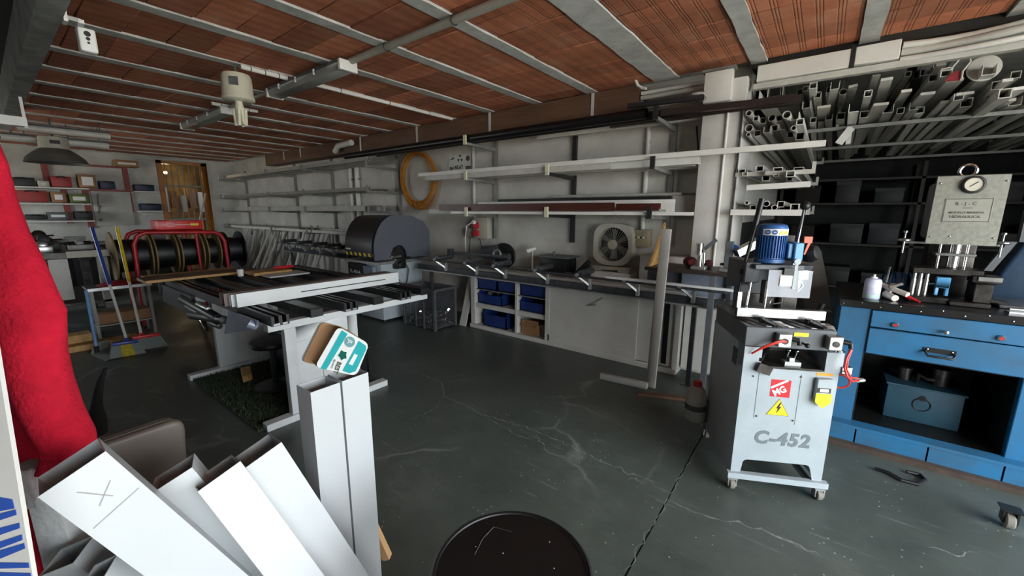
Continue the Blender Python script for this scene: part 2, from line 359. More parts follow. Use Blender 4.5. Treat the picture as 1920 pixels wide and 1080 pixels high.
nb = 0; rest = MB()
for i in range(len(JX)-1):
    a = JX[i]-(0.1175 if i == 6 else 0.0575); c = JX[i+1]+(0.1175 if i+1 == 6 else 0.0575)
    wdt = a-c-0.004; y = CEND-0.125-R.uniform(0, 0.06)
    while y > 0.42:
        pos = V((a+c)/2+R.uniform(-.002, .002), y, CEIL+0.02+R.uniform(-.004, .004))
        if nb < 292 and JX[i] < 1.9:
            o, new = brick_mesh(wdt)
            if not new: o = copyof(o, slab)
            o.location = pos-V(0, 0, CEIL+0.04); o.rotation_euler = (R.uniform(-.006, .006), R.uniform(-.004, .004), R.uniform(-.004, .004)); nb += 1
        else: rest.box(pos.x-wdt/2, pos.x+wdt/2, pos.y-.1235, pos.y+.1235, pos.z-.02, pos.z+.02)
        y -= 0.25
if rest.v: stuff(rest.build('brick', m_brick, slab, smooth=False))
# bay beyond the grey beam: no boards, shade painted as a near-black slab
MB().box(FARX, ENTX, BACKY, 0.34, CEIL-0.02, CEIL+0.03).build('shaded_bay', m_dark, slab, smooth=False)
# beams
struct(MB().box(-8.6, ENTX, 0.33, 0.438, 2.62, CEIL+0.03).build('trim_1', m_beamc, smooth=False, bevel=0.006))
fas = struct(MB().box(-10.6, -1.66, 4.3, WALLY, 2.645, CEIL-0.015).build('trim_2', m_brown, smooth=False, bevel=0.004))
m_strap = mat('white_strap', 'd6d4ce', 0.6, var=0.05)
for (x0, y0), (x1, y1) in (((918, 211), (922, 249)), ((1112, 172), (1112, 217)), ((781, 236), (783, 270)), ((675, 258), (676, 283)), ((562, 275), (567, 294)), ((531, 281), (534, 299))):
    p = P(x0, y0, Y=4.295); q = P(x1, y1, Y=4.295)
    MB().box(p.x-0.016, p.x+0.016, 4.288, 4.299, q.z, CEIL-0.016).build('strap', m_strap, fas)
struct(MB().box(ENTX, -0.66, CEND, CEND+0.2, CEIL-0.05, CEIL+0.04).build('trim_3', mat('dark_beam_paint', '33302d', 0.8, var=0.2), smooth=False))
# column at the end of the long wall
colm = MB().box(-1.0, -0.66, 4.2, 4.75, 0, CEIL-0.14).build('column', m_colw, smooth=False, bevel=0.006)
struct(colm)
MB().cyl((-0.785, 4.188, 0.9), (-0.785, 4.188, 2.62), 0.011, n=8).build('conduit', mat('white_conduit', 'e2e1dc', 0.5, var=0.04), colm)
MB().cyl((-0.672, 4.186, 0.95), (-0.672, 4.186, 2.55), 0.008, n=8).build('cable', mat('black_cable', '141414', 0.5), colm)
# ================================================================== materials shared by the machines
m_white = mat('machine_light_grey_paint', 'a6b0b5', 0.45, var=0.03, scale=5, bump=0.05, hex2='9ca6ab')
m_grey = mat('machine_dark_grey_paint', '5a5e62', 0.5, var=0.12, scale=8)
m_black = mat('black_plastic', '121313', 0.45, var=0.2, scale=8)
m_steel = mat('bare_steel', 'a9aaa8', 0.3, metal=0.9, var=0.15, scale=12)
m_dsteel = mat('oiled_dark_steel', '4a4744', 0.4, metal=0.8, var=0.3, scale=9)
m_alu = mat('mill_aluminium', 'b9bab8', 0.38, metal=0.75, var=0.12, scale=9)
m_chrome = mat('chrome', 'dcdcdc', 0.12, metal=1.0, var=0.03)
m_blue = mat('bench_blue_enamel', '266b98', 0.42, var=0.14, scale=3.5, bump=0.06, hex2='335f7e')
m_motor = mat('motor_blue_paint', '2b5f9e', 0.4, var=0.1, scale=8)
m_red = mat('red_plastic', 'c8202c', 0.4, var=0.06)
m_yel = mat('yellow_label', 'ecd21e', 0.5, var=0.04)
m_ora = mat('orange_plastic', 'e0522a', 0.4, var=0.05)
m_ink = mat('black_ink', '1b1b1b', 0.6, var=0.05)
m_paper = mat('white_label', 'e4e4e0', 0.6, var=0.03)
m_greyink = mat('grey_letter_film', '6d767b', 0.5, var=0.04)
m_rub = mat('rubber_tyre', '7d7a72', 0.7, var=0.1)
m_clear = mat('clear_polycarbonate', 'c3cad6', 0.12, var=0.01, alpha=0.38)

# ------------------------------------------------------------------ copy router machine
t = thing('copy_router_machine', 'pale grey milling machine on castors with a blue motor, lettered C-452', 'machine', (-0.087, 2.57, 0), math.radians(26))
def lb(name, m, fn, parent=t, **k):
    q = MB(); fn(q); return q.build(name, m, parent, local=True, **k)
FX0, FX1, DP = -0.198, 0.277, 0.575
# cabinet: front sheet with the arched cut, sides, back
fp = [(FX0,0,.10),(-.147,0,.10),(-.139,0,.168),(-.131,0,.180),(-.118,0,.186),(.190,0,.192),(.203,0,.186),(.210,0,.172),(.229,0,.10),(FX1,0,.10),(FX1,0,.755),(FX0,0,.755)]
bd = lb('body', m_white, lambda q: q.prism(fp, (0,.012,0)).box(FX0,FX0+.012,.012,DP,.085,.87).box(FX1-.012,FX1,.012,DP,.085,.87).box(FX0,FX1,DP-.012,DP,.085,.87).box(FX0,FX1,.012,.30,.742,.755).box(FX0+.012,FX1-.012,.30,.312,.755,.88).box(FX0,FX0+.09,0,.10,.755,.87).box(FX1-.07,FX1+.012,0,.10,.755,.865), smooth=False)
lb('panel_seam', m_greyink, lambda q: q.box(-.112,-.109,-.001,.004,.45,.74).box(.098,.101,-.001,.004,.43,.73), bd)
for x, z in ((-.098,.463),(.088,.455),(.098,.716),(-.14,.70)):
    lb('screw', m_dsteel, lambda q: q.cyl((x,.0,z),(x,-.003,z),.005,n=10), bd)
lb('side_label', m_dsteel, lambda q: q.box(FX0-.002,FX0,.10,.17,.72,.82), bd)
# base bar, rear bar, castors
lb('base_bar', m_white, lambda q: q.box(-.217,.304,-.022,.012,.068,.102))
lb('base_bar', m_white, lambda q: q.box(-.217,.304,.545,.58,.068,.102))
lb('side_bar', m_white, lambda q: q.box(.21,.236,.01,.55,.07,.095))
lb('side_bar', m_white, lambda q: q.box(-.2,-.174,.01,.55,.07,.095))
for x, y in ((-.19,.0),(.262,-.005),(-.19,.55),(.33,.5)):
    c = lb('castor', m_alu, lambda q: q.box(x-.026,x+.026,y-.03,y+.03,.062,.069).box(x-.024,x-.018,y-.028,y+.012,.02,.062).box(x+.018,x+.024,y-.028,y+.012,.02,.062))
    lb('wheel', m_rub, lambda q: q.lathe((x-.015,y-.012,.031),(1,0,0),[(0,0),(.026,0),(.031,.004),(.031,.026),(.026,.03),(0,.03)],20), c)
# casting table with diagonal slots on top, feed levers underneath
tb = lb('casting_table', m_grey, lambda q: q.prism([(FX0-.004,.0,.872),(FX0-.004,.0,.985),(FX0-.004,.55,.985),(FX0-.004,.55,.862)],(.44,0,0)), bevel=0.004, seg=1)
for k in range(7):
    lb('slot', m_alu if k % 2 else m_black, lambda q: q.prism([(-.15+.055*k,.02,.986),(-.125+.055*k,.02,.986),(-.185+.055*k,.2,.986),(-.21+.055*k,.2,.986)],(0,0,.003)), tb)
lb('yellow_plate', m_yel, lambda q: q.box(.035,.105,-.003,.001,.945,.966), tb)
lb('recess', m_dsteel, lambda q: q.box(-.10,.20,.285,.30,.756,.872), tb)
lb('template_tray', m_dsteel, lambda q: q.box(-.07,.19,-.01,.28,.756,.768))
lb('guide_rail', m_dsteel, lambda q: q.beam((-.12,.0,.80),(.02,.26,.80),.03,.02).beam((-.13,-.02,.765),(-.06,-.012,.74),.02,.05))
lb('stylus_block', m_alu, lambda q: q.box(.02,.10,.02,.07,.768,.79).box(.045,.07,.03,.06,.79,.81))
for x, h in ((.035,.85),(.075,.848)):
    lb('stylus_lever', m_chrome, lambda q: q.cyl((x,.05,.79),(x+.006,.04,h),.004,n=8).sphere((x+.006,.04,h),.009,10))
lb('knob_lever', m_black, lambda q: q.cyl((.03,-.005,.93),(.075,-.05,.915),.006,n=8).sphere((.08,-.055,.912),.013,12))
# pneumatic clamps on the table front
for x, d in ((-.035,0),(.205,.0)):
    c = lb('clamp', m_alu, lambda q: q.box(x-.02,x+.045,-.045,.02,.89,.965).prism([(x-.025,.02,.965),(x+.05,.02,.965),(x+.04,.05,1.0),(x-.005,.05,1.0)],(0,.05,0)), bevel=0.004, seg=1)
    lb('piston', m_dsteel, lambda q: q.cyl((x+.012,-.045,.925),(x+.012,-.05,.925),.016,n=14), c)
    lb('pad_arm', m_black, lambda q: q.beam((x-.01,.03,.98),(x-.06,.10,1.0),.03,.026).cyl((x-.06,.10,1.0),(x-.06,.10,1.02),.02,n=12), c)
    lb('elbow_fitting', m_black, lambda q: q.cyl((x+.05,-.02,.935),(x+.085,-.03,.93),.013,n=12).cyl((x+.085,-.03,.93),(x+.085,-.04,.905),.011,n=12), c)
# work fence held in the clamps
lb('fence_profile', m_alu, lambda q: q.rtube((-.21,.16,1.032),(.245,.16,1.032),.04,.05,.003))
lb('fence_stop', m_chrome, lambda q: q.box(-.205,-.185,.17,.18,1.05,1.145).cyl((-.145,.2,1.03),(-.135,.2,1.20),.007,n=10).cyl((-.052,.19,1.03),(-.045,.2,1.165),.006,n=10).pipe([(-.03,.2,1.06),(-.015,.2,1.11),(-.018,.2,1.15),(-.01,.2,1.19)],.004,6).cyl((-.01,.2,1.075),(.04,.19,1.09),.004,n=8))
lb('spindle', m_dsteel, lambda q: q.cyl((-.02,.3,1.06),(-.02,.3,1.2),.02,n=14).cyl((.1,.36,1.0),(.1,.36,1.13),.018,n=12).box(-.12,.2,.38,.44,.985,1.1))
# head: sloped casting, motor, shield, levers
hd = lb('milling_head', m_grey, lambda q: q.prism([(-.135,.16,1.31),(.115,.16,1.31),(.14,.5,1.31),(-.16,.5,1.31)],(0,0,-.03)).prism([(-.17,.2,1.20),(-.17,.2,1.315),(-.17,.52,1.315),(-.17,.52,1.12)],(.08,0,0)).prism([(.10,.24,1.3),(.10,.48,1.3),(.10,.52,1.0),(.10,.44,1.0)],(.10,0,0)).box(-.12,.2,.40,.52,.985,1.3), bevel=0.004, seg=1)
mt = lb('motor', m_motor, lambda q: q.lathe((-.035,.25,1.318),(0,0,1),[(0,0),(.078,0),(.078,.02),(.066,.022),(.066,.155),(.078,.157),(.078,.195),(.07,.212),(.05,.22),(0,.22)],32))
for k in range(32):
    a = 2*PI*k/32; u = V(math.cos(a), math.sin(a), 0)
    if u.y > 0.35: continue
    lb('cooling_fin', m_motor, lambda q: q.beam(V(-.035,.25,1.345)+u*.070, V(-.035,.25,1.47)+u*.070, .004, .012, up=u), mt)
# safety sticker strip wraps the motor hood
def arcstrip(q, r, a0, a1, z0, z1, n=10):
    pr = [(r, z0-1.318), (r+.0012, z0-1.318), (r+.0012, z1-1.318), (r, z1-1.318), (r, z0-1.318)]
    q.lathe((-.035,.25,1.318), (0,0,1), pr, n, arc=a1-a0, start=a0, ref=(0,-1,0))
st_ = lb('safety_strip', m_paper, lambda q: arcstrip(q, .0785, -.95, .95, 1.475, 1.51), mt)
for a, m_ in ((-.62, m_motor), (-.2, m_motor)):
    u = V(math.sin(a), -math.cos(a), 0); c = V(-.035,.25,1.4925)+u*.080
    lb('pictogram', m_, lambda q: q.cyl(c, c+u*.0012, .0135, n=20), mt)
    lb('pictogram_mark', m_paper, lambda q: q.beam(c+u*.0016-V(u.y,-u.x,0)*.007, c+u*.0016+V(u.y,-u.x,0)*.007, .004, .002, up=u), mt)
for a in (.22, .6):
    u = V(math.sin(a), -math.cos(a), 0); w_ = V(-u.y, u.x, 0); c = V(-.035,.25,1.4925)+u*.080
    lb('warning_triangle', m_yel, lambda q: q.prism([c-w_*.014-V(0,0,.012), c+w_*.014-V(0,0,.012), c+V(0,0,.014)], u*.0012), mt)
tbx = lb('terminal_box', mat('terminal_box_blue', '5b9fd0', 0.4, var=0.05), lambda q: q.box(.035,.06,.19,.27,1.345,1.43).box(.06,.105,.17,.28,1.335,1.435), bevel=0.005, seg=1)
lb('lift_bracket', m_dsteel, lambda q: q.box(.04,.10,.28,.34,1.42,1.47).box(.07,.13,.3,.36,1.1,1.30))
lb('red_latch', m_ora, lambda q: q.box(.105,.145,.18,.19,1.435,1.47).prism([(.125,.18,1.435),(.14,.18,1.44),(.118,.18,1.37),(.11,.18,1.37)],(0,.008,0)))
lb('lift_lever', m_chrome, lambda q: q.cyl((.072,.2,1.28),(.115,.25,1.625),.0085,n=10))
lb('lever_ball', m_black, lambda q: q.sphere((.117,.25,1.64),.026,16))
lv = lb('feed_lever', m_black, lambda q: q.cyl((-.186,.25,1.05),(-.168,.25,1.25),.007,n=10).cyl((-.168,.25,1.25),(-.122,.25,1.56),.010,n=10).cyl((-.128,.25,1.53),(-.108,.25,1.68),.016,n=12).sphere((-.168,.25,1.255),.02,10))
lb('lever_hook', m_black, lambda q: q.pipe([(-.165,.25,1.26),(-.145,.25,1.23),(-.138,.25,1.19),(-.12,.25,1.165)],.005,6))
lb('air_filter', m_black, lambda q: q.lathe((.215,.36,1.36),(.25,-.3,.1),[(0,-.05),(.03,-.045),(.05,-.01),(.055,.02),(.04,.05),(0,.06)],18))
lb('chip_deflector', m_alu, lambda q: q.box(.135,.19,.26,.33,1.215,1.285).prism([(.14,.27,1.215),(.165,.27,1.215),(.155,.27,1.15),(.145,.27,1.15)],(0,.05,0)), bevel=0.003, seg=1)
sh = lb('clear_shield', m_clear, lambda q: q.box(-.072,.15,.135,.139,1.13,1.285), bevel=0.0015, seg=1)
lb('shield_bracket', m_white, lambda q: q.box(.052,.068,.128,.134,1.18,1.345).cyl((.06,.12,1.335),(.06,.14,1.335),.017,n=12))
lb('shield_plate', m_paper, lambda q: q.box(-.012,.05,.13,.1345,1.195,1.255))
lb('shield_mark', m_paper, lambda q: q.beam((.085,.1345,1.245),(.11,.1345,1.2),.006,.002,up=(0,1,0)).beam((.11,.1345,1.2),(.085,.1345,1.165),.006,.002,up=(0,1,0)), sh)
lb('shield_clip', m_black, lambda q: q.box(.0,.05,.12,.15,1.26,1.298))
# emblem, warning sign, model lettering, counter
em = lb('emblem', m_red, lambda q: q.box(-.044,.055,-.0012,.0,.589,.690))
lb('emblem_stripe', m_paper, lambda q: q.beam((-.044,-.0018,.640),(.038,-.0018,.690),.001,.012,up=(-.5,0,.8)), em)
text('emblem_letters', 'MG', m_paper, em, V(-.020,-.0022,.592), V(.86,0,.50), V(-.50,0,.86), .054, .0006, bold=.0018, shear=.0, local=True, squash=.85)
tri = lb('warning_sign', m_yel, lambda q: q.prism([(-.050,0,.478),(.066,0,.478),(.008,0,.578)],(0,-.0012,0)))
lb('warning_edge', m_ink, lambda q: q.pipe([(-.048,-.0013,.479),(.064,-.0013,.479),(.008,-.0013,.576)],.0014,4,closed=True), tri)
lb('lightning_mark', m_ink, lambda q: q.prism([(.013,-.0012,.556),(-.004,-.0012,.520),(.006,-.0012,.522),(.0,-.0012,.49),(.022,-.0012,.532),(.011,-.0012,.53),(.02,-.0012,.556)],(0,-.0008,0)), tri)
text('model_lettering', 'C-452', m_greyink, bd, V(-.098,-.0012,.300), V(1,0,.0), V(0,0,1), .108, .0006, bold=.0042, shear=.12, local=True, squash=.95, space=1.13)
ct = lb('drive_counter', m_white, lambda q: q.box(.168,.247,-.028,0,.600,.722), bevel=0.004, seg=1)
lb('counter_display', m_dsteel, lambda q: q.box(.172,.236,-.0295,-.028,.645,.672), ct)
lb('display_digits', m_paper, lambda q: q.box(.184,.226,-.0305,-.0295,.65,.667), ct)
lb('yellow_sticker', m_yel, lambda q: q.prism([(.168,-.0285,.640),(.244,-.0285,.640),(.244,-.0285,.59),(.206,-.0285,.556),(.168,-.0285,.59)],(0,-.0012,0)), ct)
lb('orange_sticker', mat('amber_label', 'e6a62c', 0.5), lambda q: q.box(.170,.25,-.0015,0,.732,.748), bd)
lb('air_hose', mat('red_air_hose', 'd8392c', 0.35), lambda q: q.pipe([(-.02,-.05,.925),(-.05,-.055,.925),(-.10,-.05,.90),(-.14,-.03,.865),(-.165,-.012,.835)],.0055,8).pipe([(-.03,-.05,.932),(-.07,-.06,.925),(-.13,-.045,.885),(-.16,-.015,.84)],.0045,8))
lb('air_hose', MATS['red_air_hose'], lambda q: q.pipe([(.29,-.04,.90),(.265,-.06,.86),(.258,-.07,.81),(.275,-.07,.765),(.31,-.06,.735),(.345,-.04,.735)],.0055,8).pipe([(.295,-.04,.90),(.275,-.055,.85),(.272,-.065,.80),(.30,-.06,.755),(.34,-.045,.75)],.0045,8).torus((.30,.02,.70),(.3,1,.2),.04,.005,20,6))
lb('air_fitting', m_chrome, lambda q: q.cyl((.31,.0,.90),(.30,.0,.78),.006,n=8).box(.285,.33,-.01,.03,.75,.79).cyl((.345,-.04,.735),(.375,-.03,.735),.012,n=10).box(.255,.30,.02,.06,.80,.87))
lb('side_clamp_handle', m_black, lambda q: q.beam((.25,.25,1.0),(.262,.22,1.09),.02,.02).cyl((.26,.22,1.05),(.30,.2,1.045),.006,n=8).box(.235,.27,.23,.28,.93,1.02))

# coolant bottle strapped to its left flank
t = thing('coolant_bottle', 'white plastic bottle with red cap strapped to the side of the pale grey machine', 'bottle', tuple(WM['copy_router_machine'] @ V(-.278,.55,.13)), math.radians(26))
lb('bottle', mat('milky_plastic', 'c9c9c4', 0.5, var=0.1), lambda q: q.lathe((0,0,0),(0,0,1),[(0,0),(.062,0),(.07,.012),(.07,.17),(.062,.22),(.03,.255),(.026,.27),(0,.27)],20), t)
lb('cap', m_red, lambda q: q.lathe((0,0,.255),(0,0,1),[(.03,0),(.03,.028),(.024,.036),(0,.036)],16), t)
lb('strap', m_grey, lambda q: q.lathe((0,0,.085),(0,0,1),[(.0715,0),(.073,0),(.073,.04),(.0715,.04)],20), t)
lb('bracket', m_grey, lambda q: q.box(.05,.078,-.03,.03,.0,.15), t)

# ------------------------------------------------------------------ blue steel bench
BX0, BX1, BY, BT = 0.165, 1.75, 3.55, 0.97
t = thing('steel_workbench', 'blue enamelled steel workbench with drawers, a black top and an open dark bay', 'workbench', (0.95, 3.95, 0))
def wb(name, m, fn, parent=None, **k):
    q = MB(); fn(q); return q.build(name, m, t if parent is None else parent, **k)
wb('carcass', m_blue, lambda q: q.box(BX0,0.325,BY,4.42,.13,BT).box(1.03,BX1,BY,4.42,.13,BT).box(.325,1.03,4.36,4.42,.13,BT).box(.325,1.03,BY+.02,4.36,.66,.675), bevel=0.004, seg=1)
wb('ledge', m_blue, lambda q: q.box(BX0,BX1,BY-.085,BY+.02,.135,.155).box(BX0,BX1,BY+.02,4.42,.10,.13), smooth=False)
for x0, x1 in ((BX0, .345), (.35, .70), (.705, 1.02), (1.025, BX1)):
    wb('plinth_panel', m_blue, lambda q: q.box(x0,x1-.004,BY-.08,BY-.065,.035,.134))
wb('skid', mat('dirty_brown_wood', '4b3d33', 0.8, var=0.2), lambda q: q.box(BX0,BX1,BY-.13,BY+.1,.0,.034))
wb('back_skid', MATS['dirty_brown_wood'], lambda q: q.box(BX0,BX1,4.2,4.4,.0,.1))
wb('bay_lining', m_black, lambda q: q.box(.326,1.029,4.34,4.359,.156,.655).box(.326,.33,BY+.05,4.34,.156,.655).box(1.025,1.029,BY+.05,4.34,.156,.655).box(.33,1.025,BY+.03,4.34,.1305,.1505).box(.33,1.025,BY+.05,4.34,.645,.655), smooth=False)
wb('seam', m_black, lambda q: q.box(.322,.327,BY-.002,BY,.16,BT))
d1 = wb('drawer', m_blue, lambda q: q.box(.33,1.24,BY-.012,BY+.01,.85,BT-.004), bevel=0.004, seg=1)
d2 = wb('drawer', m_blue, lambda q: q.box(.33,1.24,BY-.012,BY+.01,.665,.843), bevel=0.004, seg=1)
for x in (.451, .906):
    k = wb('lock', m_chrome, lambda q: q.lathe((x,BY-.012,.884),(0,-1,0),[(.017,0),(.017,.012),(.014,.016),(0,.016)],18), d1)
    wb('lock_face', m_red, lambda q: q.cyl((x,BY-.028,.884),(x,BY-.030,.884),.009,n=14), k and d1)
wb('knob', m_chrome, lambda q: q.lathe((.678,BY-.012,.88),(0,-1,0),[(.006,0),(.006,.018),(.012,.024),(.012,.034),(0,.038)],16), d1)
hd_ = wb('handle', m_black, lambda q: q.box(.60,.745,BY-.018,BY-.012,.735,.765).pipe([(.61,BY-.018,.745),(.61,BY-.045,.735),(.62,BY-.05,.72),(.725,BY-.05,.72),(.735,BY-.045,.735),(.735,BY-.018,.745)],.007,8), d2)
for x in (.618, .727): wb('rivet', m_chrome, lambda q: q.sphere((x,BY-.019,.755),.006,8), d2)
tp = wb('worktop', mat('oily_black_worktop', '1d1c1b', 0.28, var=0.3, scale=5), lambda q: q.box(BX0-.012,BX1,BY-.02,4.45,BT,BT+.05), bevel=0.003, seg=1)
for k in range(12):
    x = BX0+.01+k*.095
    wb('nail', m_chrome, lambda q: q.sphere((x,BY-.021,BT+.038 if k % 2 else BT+.02),.005,8), tp)
BTOP = BT+.05
# cabinet bay: the blue box inside
t = thing('pump_box', 'dull blue metal tank inside the open bay of the steel workbench', 'box', (.69, 3.98, .151))
m_dblue = mat('dusty_dark_blue', '234a5c', 0.6, var=0.15, scale=4)
wb('body', m_dblue, lambda q: q.box(.505,.885,3.80,4.15,.151,.40), bevel=0.006)
wb('lid_rim', m_dblue, lambda q: q.box(.495,.895,3.79,4.16,.40,.412))
wb('badge', m_black, lambda q: q.cyl((.69,3.80,.335),(.69,3.797,.335),.02,n=18).torus((.69,3.799,.29),(0,1,0),.045,.004,20,5))
wb('pump', m_dsteel, lambda q: q.cyl((.60,3.95,.412),(.60,3.95,.50),.04,n=14).cyl((.78,3.95,.412),(.78,3.95,.53),.05,n=14).pipe([(.66,3.9,.412),(.665,3.88,.48),(.70,3.87,.46),(.74,3.88,.46)],.012,8))

# ------------------------------------------------------------------ hydraulic press
t = thing('hydraulic_press', 'hydraulic punching press with square grey plate, round gauge and lifting ring on the blue bench', 'press', (.71, 3.95, BTOP))
PY = 3.8
wb('column', m_dsteel, lambda q: q.box(.60,.83,3.98,4.14,BTOP,1.78), bevel=0.01)
wb('cylinder_housing', m_grey, lambda q: q.box(.548,.845,PY+.012,4.02,1.43,1.80), bevel=0.03, seg=3)
pl = wb('front_plate', mat('brushed_grey_plate', '94948a', 0.45, metal=0.35, var=0.12, scale=40, stretch=(1,1,1)), lambda q: q.box(.553,.867,PY,PY+.012,1.402,1.835), bevel=0.002, seg=1)
for x, z in ((.572,1.79),(.852,1.795),(.572,1.45),(.848,1.45),(.66,1.455)): wb('screw', m_chrome, lambda q: q.sphere((x,PY-.001,z),.006,10), pl)
g = wb('pressure_gauge', m_black, lambda q: q.lathe((.716,PY,1.777),(0,-1,0),[(.052,0),(.055,.012),(.052,.022),(.042,.024),(.040,.016),(0,.016)],28))
wb('dial', mat('ivory_dial', 'cfcaba', 0.5, var=0.03), lambda q: q.cyl((.716,PY-.0165,1.777),(.716,PY-.0175,1.777),.040,n=24), g)
wb('needle', m_ink, lambda q: q.beam((.70,PY-.019,1.765),(.733,PY-.019,1.792),.004,.002,up=(0,1,0)), g)
np_ = wb('name_plate', mat('engraved_plate', '99998e', 0.5, metal=0.3, var=0.08), lambda q: q.box(.607,.818,PY-.002,PY,1.545,1.695), bevel=0.0015, seg=1)
wb('plate_rim', m_dsteel, lambda q: q.pipe([(.612,PY-.0025,1.55),(.813,PY-.0025,1.55),(.813,PY-.0025,1.69),(.612,PY-.0025,1.69)],.0016,5,closed=True), np_)
m_dink = mat('worn_dark_ink', '55554e', 0.6)
text('plate_lettering', 'R - J - C', m_dink, np_, V(.655,PY-.003,1.652), (1,0,0), (0,0,1), .028, .0004, bold=.0006)
text('plate_lettering', 'MODELO MINERVA', m_dink, np_, V(.632,PY-.003,1.600), (1,0,0), (0,0,1), .018, .0004, bold=.0004)
text('plate_lettering', 'HIDRAULICA', m_dink, np_, V(.640,PY-.003,1.572), (1,0,0), (0,0,1), .023, .0004, bold=.0005)
wb('lettering_rule', m_dink, lambda q: q.box(.69,.735,PY-.003,PY-.002,1.632,1.636), np_)
for x, z in ((.612,1.55),(.813,1.55),(.612,1.69),(.813,1.69)): wb('rivet', m_chrome, lambda q: q.sphere((x,PY-.002,z),.0045,8), np_)
wb('lifting_ring', m_chrome, lambda q: q.torus((.70,3.9,1.868),(0,1,0),.038,.009,26,8).cyl((.70,3.9,1.80),(.70,3.9,1.83),.015,n=12))
wb('ram', m_chrome, lambda q: q.cyl((.71,3.87,1.25),(.71,3.87,1.43),.028,n=18).cyl((.64,3.87,1.24),(.64,3.87,1.43),.008,n=10).cyl((.765,3.87,1.24),(.765,3.87,1.43),.008,n=10))
wb('crosshead', m_steel, lambda q: q.box(.615,.80,3.82,3.93,1.325,1.345), bevel=0.003, seg=1)
wb('upper_die', m_dsteel, lambda q: q.box(.52,.84,3.78,3.96,1.205,1.245).box(.79,.92,3.76,3.88,1.17,1.215), bevel=0.004, seg=1)
wb('die_plate', m_steel, lambda q: q.box(.815,.915,3.752,3.758,1.185,1.21))
wb('guide_post', m_steel, lambda q: q.cyl((.865,3.80,1.05),(.865,3.80,1.17),.012,n=12).cyl((.835,3.80,1.07),(.835,3.80,1.2),.006,n=8))
for x in (.535, .565, .595): wb('punch', m_steel, lambda q: q.cyl((x,3.80,1.165),(x,3.80,1.205),.011,n=12).cyl((x,3.80,1.06),(x,3.80,1.165),.014,n=12))
wb('lower_die', m_dsteel, lambda q: q.box(.51,.70,3.72,3.95,BTOP,1.06).box(.70,.88,3.70,3.95,BTOP,1.05).box(.80,.88,3.72,3.9,1.05,1.17), bevel=0.005, seg=1)
wb('stop_block', MATS['terminal_box_blue'], lambda q: q.box(.635,.70,3.76,3.80,1.12,1.19).box(.635,.652,3.76,3.80,1.07,1.12).box(.683,.70,3.76,3.80,1.07,1.12), bevel=0.003, seg=1)
wb('chute', m_dsteel, lambda q: q.beam((.87,3.9,1.06),(1.02,3.9,1.03),.12,.02))
for sx, nm in ((.905, 'side_knob'), (.46, 'side_knob')):
    wb('side_knob', m_steel, lambda q: q.lathe((sx,3.87,1.41),(0,0,1),[(0,0),(.03,.0),(.038,.006),(.038,.014),(.03,.02),(0,.02)],20).cyl((sx,3.87,1.33),(sx,3.87,1.48),.006,n=10).lathe((sx,3.87,1.47),(0,0,1),[(0,0),(.013,0),(.013,.012),(0,.014)],12).box(min(sx,.71),max(sx,.71),3.9,3.93,1.395,1.41))
# second press behind it: only its dark blue arm shows at the edge
t = thing('swan_neck_press', 'dark navy press arm rising at the right edge behind the grey plate press', 'press', (1.15, 4.15, BTOP))
m_navy = mat('navy_press_paint', '1d3a55', 0.5, var=0.15)
wb('frame', m_navy, lambda q: q.prism([(.93,4.12,BTOP),(1.45,4.12,BTOP),(1.45,4.12,1.95),(1.2,4.12,1.95),(1.12,4.12,1.6),(1.0,4.12,1.25)],(0,.12,0)), bevel=0.02, seg=3)
wb('head_plate', m_grey, lambda q: q.box(1.02,1.10,4.06,4.12,1.42,1.62).prism([(.90,4.08,1.22),(.94,4.08,1.22),(1.02,4.08,1.42),(.98,4.08,1.42)],(0,.04,0)))
wb('table', m_steel, lambda q: q.box(.93,1.4,3.78,4.11,BTOP,BTOP+.025), bevel=0.004, seg=1)

# ------------------------------------------------------------------ things on the bench
t = thing('spray_can', 'white and lilac spray can standing on the blue workbench', 'can', (.322, 3.68, BTOP))
wb('can', mat('lilac_can', 'b9bfe0', 0.35, var=0.12, scale=14, hex2='d8dcef'), lambda q: q.lathe((.322,3.68,BTOP),(0,0,1),[(0,0),(.044,0),(.046,.004),(.046,.118),(.040,.134),(.022,.142),(0,.142)],24))
wb('label_band', mat('pale_mint_print', 'bfe3d2', 0.5, var=0.05), lambda q: q.lathe((.322,3.68,BTOP),(0,0,1),[(.0464,.01),(.0466,.01),(.0466,.03),(.0464,.03)],24))
wb('nozzle', m_paper, lambda q: q.lathe((.322,3.68,BTOP+.142),(0,0,1),[(.018,0),(.018,.008),(.008,.01),(.008,.024),(0,.026)],14))
t = thing('caulking_gun', 'white hand tool lying on the blue workbench beside the lilac spray can', 'tool', (.43, 3.72, BTOP))
wb('barrel', mat('ivory_tool', 'd9d4c8', 0.45, var=0.06), lambda q: q.cyl((.36,3.80,BTOP+.09),(.50,3.66,BTOP+.05),.017,n=14).cyl((.40,3.74,BTOP+.03),(.44,3.64,BTOP+.022),.021,n=14))
wb('handle', MATS['ivory_tool'], lambda q: q.beam((.40,3.74,BTOP+.02),(.44,3.78,BTOP+.1),.03,.02))
wb('rod', m_steel, lambda q: q.cyl((.40,3.82,BTOP+.1),(.41,3.84,BTOP+.21),.006,n=8).cyl((.41,3.72,BTOP+.08),(.475,3.74,BTOP+.11),.012,n=8))
wb('tip', m_red, lambda q: q.cyl((.49,3.68,BTOP+.04),(.56,3.64,BTOP+.012),.012,.006,n=10))
hp = []
for k in range(120):
    a = k*0.42; hp.append(V(.40+.0013*k+.02*math.sin(a*.13), 3.98+.075*math.cos(a), BTOP+.085+.075*math.sin(a)))
t = tag(MB().pipe(hp, .0065, 6).build('spiral_air_hose', mat('navy_air_hose', '24507d', 0.35)), 'dark blue coiled air hose lying on the workbench behind the spray can', 'hose')
